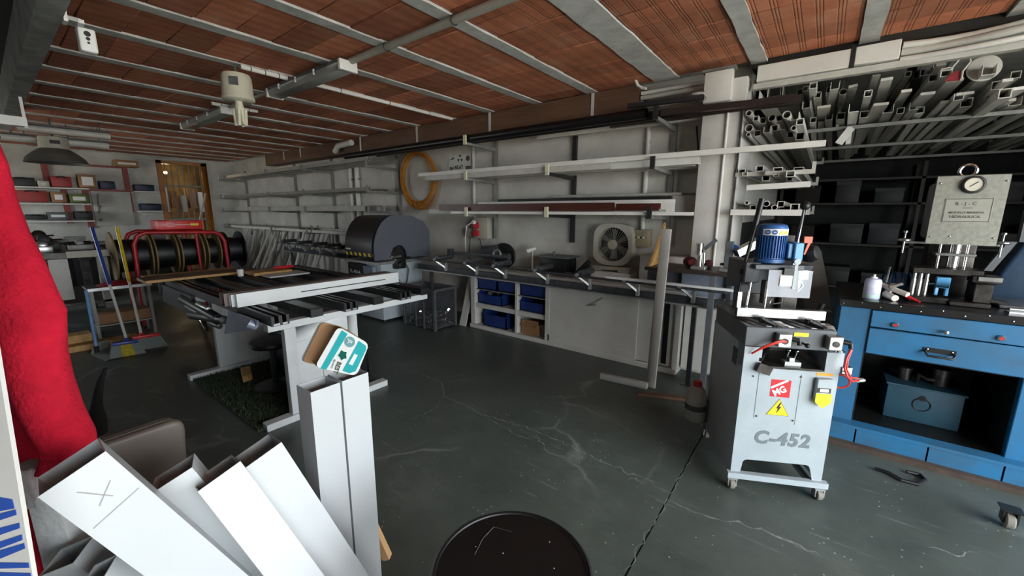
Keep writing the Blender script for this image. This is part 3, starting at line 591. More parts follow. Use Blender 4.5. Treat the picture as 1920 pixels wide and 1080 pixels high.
tag(MB().pipe([V(.56,3.95,BTOP+.05),V(.575,3.94,BTOP+.15),V(.60,3.94,BTOP+.185),V(.62,3.94,BTOP+.15),V(.62,3.94,BTOP+.1),V(.70,4.0,BTOP+.1)],.007,8).build('air_hose', mat('teal_air_hose', '6f9a97', 0.4)), 'pale teal air hose arching over the workbench left of the press', 'hose')
t = thing('aluminium_offcut', 'bright aluminium offcut on the right end of the workbench top', 'offcut', (1.05, 3.66, BTOP))
wb('strip', m_alu, lambda q: q.beam((.93,3.64,BTOP+.006),(1.25,3.70,BTOP+.006),.05,.01).beam((.95,3.70,BTOP+.016),(1.22,3.74,BTOP+.016),.03,.008))
# ================================================================== assembly table and what lies on and under it
def pt(m, name, fn, parent=None, **k):
    q = MB(); fn(q); return q.build(name, m, t if parent is None else parent, **k)
m_tabw = mat('table_white_enamel', 'c3c7c7', 0.45, var=0.04, scale=4)
m_rail = mat('black_rail', '17181a', 0.42, var=0.2, scale=10)
m_raild = mat('worn_dark_aluminium', '55575a', 0.4, metal=0.5, var=0.2, scale=14)
m_wood = mat('pine_wood', 'c69a5e', 0.6, var=0.15, scale=5, stretch=(1, 6, 6))
m_ply = mat('brown_board', '5b463b', 0.6, var=0.15, scale=5)
m_wprof = mat('white_lacquered_profile', 'd2d5d5', 0.35, var=0.02, scale=3)
t = thing('assembly_table', 'long assembly table with white H legs and black slotted rails', 'table', (-4.0, 1.7, 0))
for X, y0, y1 in ((-3.10, 1.06, 2.10), (-4.65, 1.0, 2.05)):
    pt(m_tabw, 'foot', lambda q: q.box(X-.04, X+.04, y0, y1, 0.0, .055), bevel=0.003, seg=1)
    lg = pt(m_tabw, 'leg', lambda q: q.box(X-.03, X+.03, 1.25, 1.33, .055, .74).box(X-.03, X+.03, 1.75, 1.84, .055, .74).box(X-.012, X+.012, 1.33, 1.75, .055, .74).box(X-.03,X+.03,1.33,1.75,.62,.74), bevel=0.003, seg=1)
    pt(m_tabw, 'leg_rib', lambda q: q.box(X+.012, X+.022, 1.52, 1.56, .055, .62), lg)
    pt(m_tabw, 'crossbeam', lambda q: q.box(X-.035, X+.035, 1.14, 2.62, .74, .795), bevel=0.003, seg=1)
TXE, TXF = -3.0, -5.75
for yc in (1.205, 1.755, 2.305):
    o = pt(m_rail, 'slotted_rail', lambda q: q.lprof((TXE, yc, .795), (TXF, yc, .795), [(-.06,0),(.06,0),(.06,.07),(.04,.07),(.04,.02),(.012,.02),(.012,.07),(-.012,.07),(-.012,.02),(-.04,.02),(-.04,.07),(-.06,.07)]), smooth=False)
    pt(m_alu, 'rail_clip', lambda q: q.box(TXE-.01, TXE+.004, yc-.05, yc-.008, .80, .812).box(TXE-.01, TXE+.004, yc+.012, yc+.045, .80, .812), o)
for yc in (1.48, 2.03, 2.56):
    pt(m_rail, 'support_rail', lambda q: q.box(TXF, TXE-.02, yc-.05, yc+.05, .797, .862), bevel=0.003, seg=1)
pt(m_rail, 'end_panel', lambda q: q.box(TXF-.02, TXF, 1.1, 2.62, .70, .86))
pt(m_rail, 'side_skirt', lambda q: q.box(TXF, -4.7, 1.12, 1.14, .60, .80))
TT = .868
# bundle of three long profiles lying across the rails
a0, a1 = P(446, 577, Z=TT), P(748, 529, Z=TT); dv = (a1-a0).normalized(); nv = V(-dv.y, dv.x, 0)   # nv points away from the camera
for k, (h, w_, lab) in enumerate(((.105, .045, 'white flat profile nearest the front of the three laid across the assembly table'), (.095, .05, 'middle one of the three flat profiles laid across the assembly table'), (.10, .10, 'brown-topped rear profile of the three laid across the assembly table'))):
    off = nv*(.025+(.0, .055, .14)[k]) ; e0 = a0+off-dv*(.0, .02, .05)[k]; e1 = a1+off+dv*(0, .01, -.02)[k]
    o = MB().rtube(e0+V(0,0,h/2), e1+V(0,0,h/2), w_, h, .003).build('white_profile', m_wprof if k < 2 else mat('profile_brown_film', '6b5c55', 0.5, var=0.1))
    tag(o, lab, 'profile', 'profiles across the assembly table')
    if k == 0:
        s0, s1 = e0+dv*.48, e1-dv*.16
        MB().beam(s0-nv*.0235+V(0,0,.05), s1-nv*.0235+V(0,0,.05), .003, .008).build('slot', m_ink, o)
# plank, screwdriver, glue can on the far end
pk0, pk1 = V(-5.55, .93, TT+.012), V(-5.50, 1.98, TT+.012)
o = MB().box(-5.72, -5.38, .93, 2.0, TT, TT+.03).build('wooden_plank', m_ply, bevel=0.002, seg=1); tag(o, 'brown board with pale cut edges laid over the far end of the assembly table', 'plank')
MB().box(-5.379, -5.376, .932, 1.998, TT+.002, TT+.028).build('cut_edge', m_wood, o); MB().box(-5.72, -5.38, .926, .929, TT+.002, TT+.028).build('cut_edge', m_wood, o)
tag(MB().box(-5.95, -5.76, 1.0, 1.9, TT, TT+.02).build('thin_plank', m_wood, bevel=0.002, seg=1), 'thin pale plank lying behind the brown board on the table', 'plank')
o = MB().box(-5.34, -5.05, 1.80, 2.22, TT, TT+.035).build('wood_block', m_wood, bevel=0.003, seg=1); tag(o, 'pale wood block under a red screwdriver on the assembly table', 'block')
t = thing('screwdriver', 'red-handled screwdriver lying on the pale wood block', 'screwdriver', (-5.2, 2.1, TT+.035))
pt(m_red, 'handle', lambda q: q.cyl((-5.2,2.08,TT+.055),(-5.2,2.30,TT+.055),.018,n=10))
pt(m_steel, 'shaft', lambda q: q.cyl((-5.2,1.86,TT+.05),(-5.2,2.08,TT+.055),.006,n=8))
o = tag(MB().box(-5.1, -4.78, 1.86, 2.3, TT, TT+.015).build('white_strip', m_wprof), 'flat white strip on the table in front of the wood block', 'strip')
t = thing('glue_can', 'small white glue pot beside the brown board on the assembly table', 'can', (-5.2, 1.74, TT))
pt(m_paper, 'pot', lambda q: q.lathe((-5.2,1.72,TT),(0,0,1),[(0,0),(.03,0),(.032,.07),(.028,.08),(0,.08)],16))
pt(m_ink, 'lid', lambda q: q.lathe((-5.2,1.72,TT+.08),(0,0,1),[(.029,0),(.029,.02),(0,.022)],16))
# under the table
mg, b, N, L = node_mat('artificial_turf')
tcn = N('ShaderNodeTexCoord'); nn = N('ShaderNodeTexNoise'); nn.inputs['Scale'].default_value = 60; nn.inputs['Detail'].default_value = 4; L(tcn.outputs['Object'], nn.inputs['Vector'])
rp_ = ramp(N, [(0.35, rgb('1d2518')), (0.6, rgb('46543c')), (0.75, rgb('6a7660'))]); L(nn.outputs['Fac'], rp_.inputs[0]); L(rp_.outputs[0], b.inputs['Base Color']); b.inputs['Roughness'].default_value = 0.9
gm_ = MB(); gm_.box(-4.62, -3.12, 1.02, 2.0, 0.0005, .012)
for k in range(9000):
    x = R.uniform(-4.62, -3.12); y = R.uniform(1.02, 2.0); a = R.uniform(0, 6.28); h = R.uniform(.012, .03); dx = math.cos(a)*.004; dy = math.sin(a)*.004; lx = R.uniform(-.01, .01); ly = R.uniform(-.01, .01)
    gm_.add([(x-dx, y-dy, .012), (x+dx, y+dy, .012), (x+lx, y+ly, .012+h)], [(0, 1, 2)])
tag(gm_.build('turf_mat', mg, smooth=False), 'dark green artificial grass mat on the floor under the assembly table', 'mat')
t = thing('metal_chute', 'bluish grey sheet metal chute hanging under the front edge of the table', 'chute', (-3.8, 1.12, .50))
c0 = P(445, 585, Y=1.10); 
m_bgrey = mat('blue_grey_sheet', '8f98a8', 0.45, metal=0.3, var=0.08)
pA, pB, pC, pD = P(428, 582, Y=1.10), P(482, 602, Y=1.10), P(478, 618, Y=1.10), P(420, 626, Y=1.10)
pt(m_bgrey, 'sheet', lambda q: q.prism([pA, pB, pC, pD], (0, .012, 0)))
pt(m_bgrey, 'spout', lambda q: q.htube(P(465, 606, Y=1.07), P(482, 612, Y=1.12), .032, .003, 16))
t = thing('air_gun_cluster', 'dark pneumatic tools with pale grips hanging under the table by the chute', 'tool', (-4.2, 1.1, .55))
for (x, y, x2, y2, r, m_) in ((352, 572, 372, 585, .03, m_paper), (372, 570, 392, 580, .028, MATS['mill_aluminium']), (380, 600, 390, 618, .03, m_chrome), (398, 605, 412, 612, .03, m_rail), (345, 560, 410, 598, .05, m_rail), (360, 590, 420, 600, .045, m_rail)):
    pt(m_, 'tool_body', lambda q: q.cyl(P(x, y, Y=1.13), P(x2, y2, Y=1.13), r, r*.8, n=12), bevel=0.004)
for (x0, x1, y0, y1, h, lab) in ((-4.35, -3.95, 1.62, 2.0, .42, 'black plastic bin standing under the assembly table beside the far leg'), (-3.75, -3.32, 1.70, 2.1, .30, 'low black bin under the assembly table near its white front leg')):
    t = thing('black_bin', lab, 'bin', ((x0+x1)/2, (y0+y1)/2, .013))
    pt(m_rail, 'tub', lambda q: q.lprof(((x0+x1)/2, y0, .013), ((x0+x1)/2, y1, .013), [(-.16,0),(.16,0),(.2,h),(.185,h),(.15,.015),(-.15,.015),(-.185,h),(-.2,h)]))
    pt(m_rail, 'rim', lambda q: q.pipe([(x0-.005,y0-.005,.013+h),(x1+.005,y0-.005,.013+h),(x1+.005,y1+.005,.013+h),(x0-.005,y1+.005,.013+h)],.012,6,closed=True))
    for yy_ in (y0, y1-.01): pt(m_rail, 'end_wall', lambda q: q.box(x0+.02,x1-.02,yy_,yy_+.01,.013,.013+h))
t = thing('round_stool', 'black round stool half hidden under the assembly table', 'stool', (-3.85, 1.45, .013))
pt(m_rail, 'seat', lambda q: q.lathe((-3.85,1.45,.40),(0,0,1),[(0,0),(.16,0),(.175,.02),(.17,.045),(0,.05)],24))
pt(m_raild, 'post', lambda q: q.cyl((-3.85,1.45,.05),(-3.85,1.45,.40),.025,n=12))
pt(m_raild, 'base', lambda q: q.lathe((-3.85,1.45,.013),(0,0,1),[(0,0),(.17,0),(.17,.015),(.03,.05),(0,.05)],24))
tag(MB().prism([P(452,700,Z=.03),P(470,696,Z=.03),P(474,712,Z=.03),P(456,718,Z=.03)], (0,0,.06)).build('wood_offcut', m_wood, bevel=0.004, seg=1), 'small pale wood offcut lying on the green mat under the table', 'offcut')

# ------------------------------------------------------------------ cutting saw with its hood and roller tables
t = thing('double_mitre_saw', 'cut-off saw with dark curved hood, striped edge and pale grey cabinet by the long wall', 'saw', (-5.2, 3.7, 0))
SX0, SX1 = -5.62, -4.90
pt(m_white, 'cabinet', lambda q: q.box(SX0, SX1, 3.36, 4.1, .04, .86), bevel=0.01)
for x in (SX0+.06, SX1-.06):
    for y in (3.42, 4.04): pt(m_black, 'foot', lambda q: q.cyl((x,y,0),(x,y,.04),.03,n=12))
pt(m_alu, 'deck', lambda q: q.box(SX0-.05, SX1+.06, 3.26, 4.2, .86, .90), bevel=0.004, seg=1)
HY0, HY1, HT = 3.27, 4.27, 1.545
arc = [(HY0+.36-.36*math.cos(a*PI/2/10), 1.05+(HT-1.05)*math.sin(a*PI/2/10)) for a in range(11)]
full = [(HY0, .96)]+arc+[(HY1-.36, HT), (HY1-.12, HT-.09), (HY1, HT-.24), (HY1, .92)]
cut_ = [(3.82, .92), (3.80, 1.03), (3.74, 1.10), (3.66, 1.12), (3.58, 1.08), (3.52, .98), (3.50, .92), (HY0, .92)]
pt(mat('smoked_hood_panel', '2b2c2f', 0.3, var=0.1), 'hood', lambda q: q.prism([(SX0-.03, y, z) for y, z in full], (.68, 0, 0)), smooth=True)
pt(mat('grey_end_plate', '585c64', 0.45, var=0.04), 'end_plate', lambda q: q.prism([(SX1-.02, y, z) for y, z in full[:-1]+[(HY1, .92)]+cut_[:-1]+[(HY0, .92)]], (.025, 0, 0)), smooth=False)
hs_ = pt(m_black, 'stripe_band', lambda q: q.box(SX0-.03, SX1-.01, HY0-.008, HY0+.002, .965, 1.015))
for k in range(6):
    x = SX0+.02+k*.115
    pt(m_yel, 'hazard_stripe', lambda q: q.prism([(x, HY0-.010, .967), (x+.045, HY0-.010, .967), (x+.02, HY0-.010, 1.013), (x-.025, HY0-.010, 1.013)], (0, .002, 0)), hs_)
pt(m_paper, 'label', lambda q: q.box(SX0+.0, SX0+.12, HY0-.004, HY0+.004, 1.045, 1.065))
pt(m_chrome, 'saw_blade_guard', lambda q: q.box(-5.2, -4.82, 3.5, 3.82, .905, .945).cyl((-4.98,3.66,1.0),(-4.94,3.66,1.0),.11,n=24))
pt(m_black, 'clamp_unit', lambda q: q.box(SX1+.0, SX1+.10, 3.55, 3.72, .78, .93).cyl((SX1+.1,3.6,.84),(SX1+.16,3.6,.84),.05,n=14), bevel=0.01)
cp = pt(m_black, 'control_panel', lambda q: q.box(SX0-.05, SX0+.36, 3.31, 3.355, .66, .84), bevel=0.004, seg=1)
text('panel_lettering', 'TL-450-A', m_paper, cp, V(SX0+.0, 3.3085, .69), (1,0,0), (0,0,1), .07, .0005, bold=.001)
pt(m_bgrey, 'control_cover', lambda q: q.box(SX0+.37, SX0+.60, 3.30, 3.355, .64, .82))
pt(m_bgrey, 'switch_box', lambda q: q.box(SX1, SX1+.09, 3.45, 3.62, .50, .62), bevel=0.01)
pt(m_black, 'cable', lambda q: q.pipe([(SX1+.02,3.75,.9),(SX1+.05,3.8,.75),(SX1+.04,3.78,.6),(SX1+.08,3.7,.5),(SX1+.03,3.62,.55)],.008,8))
# discharge roller table to the right, towards the copy router
def roller_table(label, x0, x1, yr, zt, step, tips, legs):
    global t
    t = thing('roller_table', label, 'roller table', ((x0+x1)/2, yr+.2, 0))
    pt(m_raild, 'front_rod', lambda q: q.cyl((x0, yr, zt), (x1, yr, zt), .013, n=10))
    pt(m_raild, 'main_beam', lambda q: q.lprof((x0, yr+.16, zt-.15), (x1, yr+.16, zt-.15), [(-.03,-.035),(.03,-.035),(.03,.05),(.0,.05),(.0,.02),(-.02,.02),(-.02,.0),(-.03,.0)]), smooth=False)
    pt(m_alu, 'scale_rail', lambda q: q.box(x0, x1, yr+.05, yr+.10, zt-.175, zt-.16))
    for i, x in enumerate(tips):
        bk = pt(m_alu, 'bracket', lambda q: q.beam((x, yr, zt+.004), (x+.10, yr+.13, zt-.12), .022, .022).box(x+.08, x+.115, yr+.10, yr+.14, zt-.15, zt-.02), bevel=0.002, seg=1)
        pt(m_alu, 'tip', lambda q: q.cyl((x, yr-.014, zt+.01), (x, yr+.014, zt+.012), .02, n=10), bk)
        if i < 5: pt(m_raild, 'roller', lambda q: q.cyl((x+.03, yr+.02, zt+.03), (x+.03, yr+.30, zt+.03), .032, n=16), bevel=0.004)
    for x in legs: pt(m_raild, 'leg', lambda q: q.box(x-.02, x+.02, yr+.13, yr+.17, 0, zt-.18).box(x-.05,x+.05,yr+.06,yr+.22,0,.012))
roller_table('long grey roller table with rod and brackets in front of the white sliding-door cabinet', -4.72, -.58, 3.74, .937, .6,
             [P(px_, 500, Y=3.74).x for px_ in (815, 872, 925, 1003, 1082, 1172, 1277)], (-4.45, -.85))
roller_table('short roller table running from the saw hood towards the far wall', -9.0, -5.72, 3.70, .96, .5, [P(px_, 460, Y=3.70).x for px_ in (527, 555, 583, 608, 633, 655)], (-8.7, -6.1))

# ------------------------------------------------------------------ wire mesh crate with swarf
t = thing('mesh_crate', 'tall dark mesh crate full of metal shavings beside the saw', 'crate', (-4.33, 3.75, 0))
CX0, CX1, CY0, CY1, CH = -4.66, -4.02, 3.55, 3.93, .57
m_mesh = mat('dark_mesh_frame', '5a5d60', 0.5, metal=0.3, var=0.15)
for x in (CX0, CX1):
    for y in (CY0, CY1): pt(m_mesh, 'post', lambda q: q.box(x-.018,x+.018,y-.018,y+.018,0,CH))
for x in (CX0+.25, CX0+.42): pt(m_mesh, 'post', lambda q: q.box(x-.012,x+.012,CY0-.012,CY0+.012,0,CH))
pt(m_mesh, 'rim', lambda q: q.box(CX0,CX1,CY0-.015,CY0+.015,CH-.03,CH).box(CX0,CX1,CY1-.015,CY1+.015,CH-.03,CH).box(CX0-.015,CX0+.015,CY0,CY1,CH-.03,CH).box(CX1-.015,CX1+.015,CY0,CY1,CH-.03,CH).box(CX0,CX1,CY0,CY1,.02,.035))
me_ = MB()
for k in range(1, 26):
    x = CX0+(CX1-CX0)*k/26; me_.box(x-.0015,x+.0015,CY0-.002,CY0+.001,.03,CH-.02)
for k in range(1, 16):
    y = CY0+(CY1-CY0)*k/16; me_.box(CX1-.001,CX1+.002,y-.0015,y+.0015,.03,CH-.02); me_.box(CX0-.002,CX0+.001,y-.0015,y+.0015,.03,CH-.02)
for k in range(1, 22):
    z = .03+(CH-.05)*k/22; me_.box(CX0,CX1,CY0-.002,CY0+.001,z-.0015,z+.0015); me_.box(CX1-.001,CX1+.002,CY0,CY1,z-.0015,z+.0015)
stuff(me_.build('wire_mesh', m_mesh, t, smooth=False))
pt(m_mesh, 'back_sheet', lambda q: q.box(CX0,CX1,CY1-.004,CY1,.03,CH-.02))
sw = MB()
for k in range(900):
    x = R.uniform(CX0+.04, CX1-.04); y = R.uniform(CY0+.03, CY1-.03); z = .036+R.random()*(.10+.13*max(0, (x-CX0-.25)/.4)); p_ = V(x, y, z); a = V(R.gauss(0,1), R.gauss(0,1), R.gauss(0,1)).normalized(); b_ = a.orthogonal().normalized()*.012; a = a*.018
    sw.add([p_-a-b_, p_+a-b_, p_+a+b_, p_-a+b_], [(0,1,2,3)])
sw = stuff(tag(sw.build('metal_shavings', m_chrome, smooth=False), 'bright aluminium shavings piled inside the mesh crate', 'shavings'))
sw['kind'] = 'stuff'

# ------------------------------------------------------------------ white cabinet with sliding doors under the counter
t = thing('sliding_door_cabinet', 'low white wooden cabinet, left half open with shelves, against the long wall', 'cabinet', (-2.4, 4.3, 0))
KX0, KX1, KY0, KY1, KH = -3.80, -1.0, 4.03, 4.53, .80
m_kab = mat('white_melamine', 'c6c5bf', 0.55, var=0.06, scale=3)
pt(m_kab, 'carcass', lambda q: q.box(KX0,KX0+.07,KY0,KY1,.04,KH).box(KX1-.05,KX1,KY0,KY1,.04,KH).box(KX0,KX1,KY1-.01,KY1,.04,KH).box(KX0,KX1,KY0,KY1,.0,.04).box(KX0,KX1,KY0,KY1,KH-.04,KH), smooth=False)
pt(m_kab, 'sill_rail', lambda q: q.box(KX0,KX1,KY0-.03,KY0,.0,.055), bevel=0.003, seg=1)
MIDX, OPX = -3.02, -2.52
pt(m_kab, 'divider', lambda q: q.box(MIDX-.015,MIDX+.015,KY0+.01,KY1-.01,.04,KH-.04))
pt(m_kab, 'shelf', lambda q: q.box(KX0+.07,OPX,KY0+.02,KY1-.01,.29,.35))
pt(m_alu, 'glass_shelf', lambda q: q.box(KX0+.07,OPX,KY0+.03,KY1-.01,.54,.552))
dr = pt(m_kab, 'sliding_door', lambda q: q.box(OPX-.04,-1.42,KY0-.006,KY0+.012,.055,KH-.02), bevel=0.003, seg=1)
pt(m_kab, 'door_frame', lambda q: q.box(OPX-.04,OPX+.02,KY0-.012,KY0-.006,.055,KH-.02).box(OPX,-1.42,KY0-.012,KY0-.006,.055,.13), dr)
dr2 = pt(m_kab, 'sliding_door', lambda q: q.box(-1.42,-1.02,KY0+.014,KY0+.03,.055,KH-.02))
pt(m_black, 'dark_gap_strip', lambda q: q.box(-1.16,-1.11,KY0+.008,KY0+.014,.08,KH-.06), dr2)  # black strip on the door paints the darkness of a gap
pt(m_alu, 'tape_mark', lambda q: q.beam((-1.98,KY0-.0075,.58),(-1.82,KY0-.0075,.68),.001,.022,up=(.5,0,-.8)).beam((-2.02,KY0-.0075,.565),(-1.9,KY0-.0075,.59),.001,.02), dr)
pt(m_kab, 'worktop', lambda q: q.box(KX0-.02,KX1+.02,KY0+.03,KY1+.01,KH,KH+.035), bevel=0.003, seg=1)
KT = KH+.035
m_bin = mat('blue_plastic_bin', '1a3474', 0.45, var=0.12)
def bin_(x0, x1, z, h, lab, fill=None):
    global t
    t = thing('storage_bin', lab, 'bin', ((x0+x1)/2, 4.25, z), group='blue bins in the white cabinet')
    pt(m_bin, 'tub', lambda q: q.box(x0,x1,KY0+.06,KY0+.075,z,z+h*.72).box(x0,x1,KY1-.05,KY1-.035,z,z+h).prism([(x0,KY0+.06,z),(x0,KY1-.04,z),(x0,KY1-.04,z+h),(x0,KY0+.12,z+h),(x0,KY0+.06,z+h*.72)],(.01,0,0)).prism([(x1-.01,KY0+.06,z),(x1-.01,KY1-.04,z),(x1-.01,KY1-.04,z+h),(x1-.01,KY0+.12,z+h),(x1-.01,KY0+.06,z+h*.72)],(.01,0,0)).box(x0,x1,KY0+.06,KY1-.04,z,z+.01), smooth=False)
    pt(m_bin, 'rim', lambda q: q.box(x0-.008,x1+.008,KY0+.05,KY0+.065,z+h*.66,z+h*.73))
    if fill: stuff(pt(fill, 'contents', lambda q: [q.sphere((R.uniform(x0+.06,x1-.06),R.uniform(KY0+.12,KY1-.12),z+h*.62),R.uniform(.03,.05),8) for _ in range(7)]))
bin_(-3.72, -3.38, .552, .2, 'blue bin on the glass shelf at the cabinet\'s open left corner', m_alu)
bin_(-3.36, -3.06, .552, .19, 'blue bin on the glass shelf beside the cabinet divider', m_dsteel)
bin_(-2.98, -2.58, .552, .19, 'blue bin on the glass shelf right of the cabinet divider')
bin_(-3.72, -3.3, .35, .18, 'blue bin on the white middle shelf at the left', m_alu)
bin_(-2.99, -2.62, .35, .17, 'dark blue bin on the white middle shelf at the right')
bin_(-3.62, -3.22, .04, .23, 'large blue bin on the cabinet floor')
t = thing('cardboard_box', 'worn brown cardboard box on the floor of the white cabinet', 'box', (-2.85, 4.25, .04))
m_card = mat('brown_cardboard', '9a7450', 0.8, var=0.1, scale=6)
pt(m_card, 'carton', lambda q: q.box(-2.98,-2.72,KY0+.08,KY1-.06,.04,.18).box(-2.98,-2.72,KY0+.08,KY0+.085,.18,.23))
pt(m_card, 'flap', lambda q: q.beam((-2.85,KY0+.08,.18),(-2.85,KY0+.04,.15),.24,.004))
o = tag(MB().lathe((-2.64,4.2,.041),(0,0,1),[(0,0),(.07,.0),(.085,.10),(.09,.16),(.085,.16),(.07,.01),(0,.01)],18).build('grey_bucket', mat('grey_bucket_plastic', '7c7873', 0.6)), 'grey bucket at the right end of the cabinet floor', 'bucket')
# flat white boards leaning on the cabinet end
for k, (px0, lab) in enumerate(((862, 'white board leaning upright at the left end of the cabinet'), (874, 'narrow white board leaning between the other board and the cabinet'))):
    x = -3.93+.06*k
    tag(MB().prism([(x-.05,3.98,.001),(x+.0,3.98,.001),(x-.0,4.2,.70),(x-.05,4.2,.70)],(.012,0,0)).prism([(x-.05,3.97,.001),(x+.012,3.97,.001),(x+.012,4.19,.70),(x-.05,4.19,.70)],(0,.012,0)).build('white_board', m_kab), lab, 'board', 'boards leaning by the cabinet')

# ------------------------------------------------------------------ on the counter
t = thing('box_fan', 'round grey-white box fan standing on the cabinet worktop against the wall', 'fan', (-1.88, 4.42, KT))
FXC, FZC, FYF = -1.89, 1.235, 4.36
m_fan = mat('yellowed_fan_plastic', 'b9b5a6', 0.5, var=0.06)
pts = [(FXC+.235*math.copysign(abs(math.cos(a))**.6, math.cos(a)), FYF, FZC+.24*math.copysign(abs(math.sin(a))**.6, math.sin(a))) for a in [2*PI*k/40 for k in range(40)]]
inn = [(FXC+.195*math.cos(2*PI*k/40), FYF, FZC+.195*math.sin(2*PI*k/40)) for k in range(40)]
def fanbody(q):
    vs = []
    for y in (0, .14):
        vs += [(p[0], p[1]+y, p[2]) for p in pts]+[(p[0], p[1]+y, p[2]) for p in inn]
    n = 40; fs = []
    for i in range(n):
        j = (i+1) % n; fs += [(i,j,n+j,n+i),(2*n+j,2*n+i,3*n+i,3*n+j),(j,i,2*n+i,2*n+j),(n+i,n+j,3*n+j,3*n+i)]
    q.add(vs, fs)
pt(m_fan, 'housing', fanbody, smooth=True)
pt(m_black, 'back_grille', lambda q: q.cyl((FXC,FYF+.13,FZC),(FXC,FYF+.138,FZC),.196,n=32))
hub = pt(m_fan, 'hub', lambda q: q.lathe((FXC,FYF+.02,FZC),(0,-1,0),[(.055,0),(.055,.02),(.045,.026),(.02,.028),(0,.028)],20))
gr = MB()
for k in range(36):
    a = 2*PI*k/36; gr.pipe([(FXC+.05*math.cos(a), FYF+.005, FZC+.05*math.sin(a)), (FXC+.125*math.cos(a+.12), FYF-.002, FZC+.125*math.sin(a+.12)), (FXC+.196*math.cos(a+.2), FYF+.008, FZC+.196*math.sin(a+.2))], .0014, 4)
stuff(gr.build('front_grille', m_fan, t))
for k in range(6):
    a = 2*PI*k/6+.2
    pt(mat('fan_blade_grey', '6b6d6a', 0.4), 'blade', lambda q: q.prism([(FXC+.04*math.cos(a), FYF+.05, FZC+.04*math.sin(a)), (FXC+.17*math.cos(a+.1), FYF+.04, FZC+.17*math.sin(a+.1)), (FXC+.18*math.cos(a+.55), FYF+.08, FZC+.18*math.sin(a+.55)), (FXC+.05*math.cos(a+.7), FYF+.08, FZC+.05*math.sin(a+.7))], (0,.004,0)))
pt(m_fan, 'foot', lambda q: q.box(FXC-.235,FXC+.235,FYF-.02,FYF+.14,KT+.105,KT+.15).box(FXC-.24,FXC-.12,FYF-.05,FYF+.15,KT+.09,KT+.12).box(FXC+.1,FXC+.24,FYF-.05,FYF+.15,KT+.09,KT+.12), bevel=0.012)
pt(m_fan, 'carry_handle', lambda q: q.torus((FXC-.02,FYF+.07,FZC+.225),(0,1,0),.11,.015,16,8,arc=PI*.75,start=-PI*.375))
tag(MB().box(FXC-.22,FXC+.26,4.30,4.52,KT,KT+.09).build('white_carton', m_paper, bevel=0.004, seg=1), 'white box under the fan on the cabinet worktop', 'box')
# electrical box and sockets on the wall
t = thing('fuse_box', 'small beige fuse box on the wall right of the fan', 'fuse box', (-1.62, WALLY-.1, 1.13))
q0, q1 = P(1178, 430, Y=WALLY-.1), P(1216, 464, Y=WALLY-.1)
pt(mat('old_beige_box', 'a2977c', 0.5, var=0.08), 'enclosure', lambda q: q.box(q0.x,q1.x,WALLY-.10,WALLY-.002,q1.z,q0.z), bevel=0.006)
pt(m_black, 'breaker_window', lambda q: q.box(q0.x+.03,q1.x-.03,WALLY-.104,WALLY-.099,q1.z+.10,q0.z-.08))
for k in range(3): pt(m_paper, 'breaker', lambda q: q.box(q0.x+.05+.06*k,q0.x+.08+.06*k,WALLY-.11,WALLY-.103,q1.z+.115,q0.z-.095))
t = thing('socket_panel', 'grey wall box with red industrial sockets above the conveyor', 'socket', (-3.95, WALLY-.1, 1.2))
q0, q1 = P(888, 408, Y=WALLY-.12), P(914, 448, Y=WALLY-.12)
pt(m_fan, 'enclosure', lambda q: q.box(q0.x,q1.x,WALLY-.12,WALLY-.002,q1.z,q0.z), bevel=0.006)
for z in (.62, .25): pt(m_red, 'socket', lambda q: q.lathe((q0.x+.06,WALLY-.12,q1.z+(q0.z-q1.z)*z),(0,-1,.0),[(.05,0),(.05,.02),(.045,.045),(0,.045)],16))
pt(m_fan, 'junction_box', lambda q: q.box(q0.x-.22,q0.x-.02,WALLY-.08,WALLY-.002,q1.z+.02,q1.z+.14), bevel=0.006)
pt(m_paper, 'plug', lambda q: q.cyl((q0.x+.05,WALLY-.20,q1.z+.24),(q0.x+.06,WALLY-.16,q1.z+.23),.03,n=12))
pt(m_paper, 'white_cord', lambda q: q.pipe([(q0.x+.05,WALLY-.2,q1.z+.24),(q0.x-.05,WALLY-.22,q1.z+.18),(q0.x-.1,WALLY-.2,q1.z),(q0.x-.14,WALLY-.15,.95)],.008,6))
pt(m_ink, 'black_cord', lambda q: q.pipe([(q0.x-.13,WALLY-.06,q1.z+.02),(q0.x-.15,WALLY-.05,1.1),(q0.x-.16,WALLY-.06,.86)],.006,6).pipe([(q0.x+.06,WALLY-.06,q1.z),(q0.x+.1,WALLY-.05,1.05),(q0.x+.07,WALLY-.06,.86)],.006,6))
t = thing('conduit_drop', 'white pipe running down the wall above the red sockets', 'pipe', (-4.0, WALLY-.03, 1.4))
q0 = P(888, 300, Y=WALLY-.03)
pt(mat('white_pipe', 'd0cfc9', 0.5, var=0.05), 'pipe', lambda q: q.cyl((q0.x,WALLY-.03,1.36),(q0.x,WALLY-.03,2.62),.024,n=12))
for z in (1.6, 2.4): pt(m_fan, 'pipe_clip', lambda q: q.box(q0.x-.035,q0.x+.035,WALLY-.045,WALLY-.001,z-.012,z+.012))
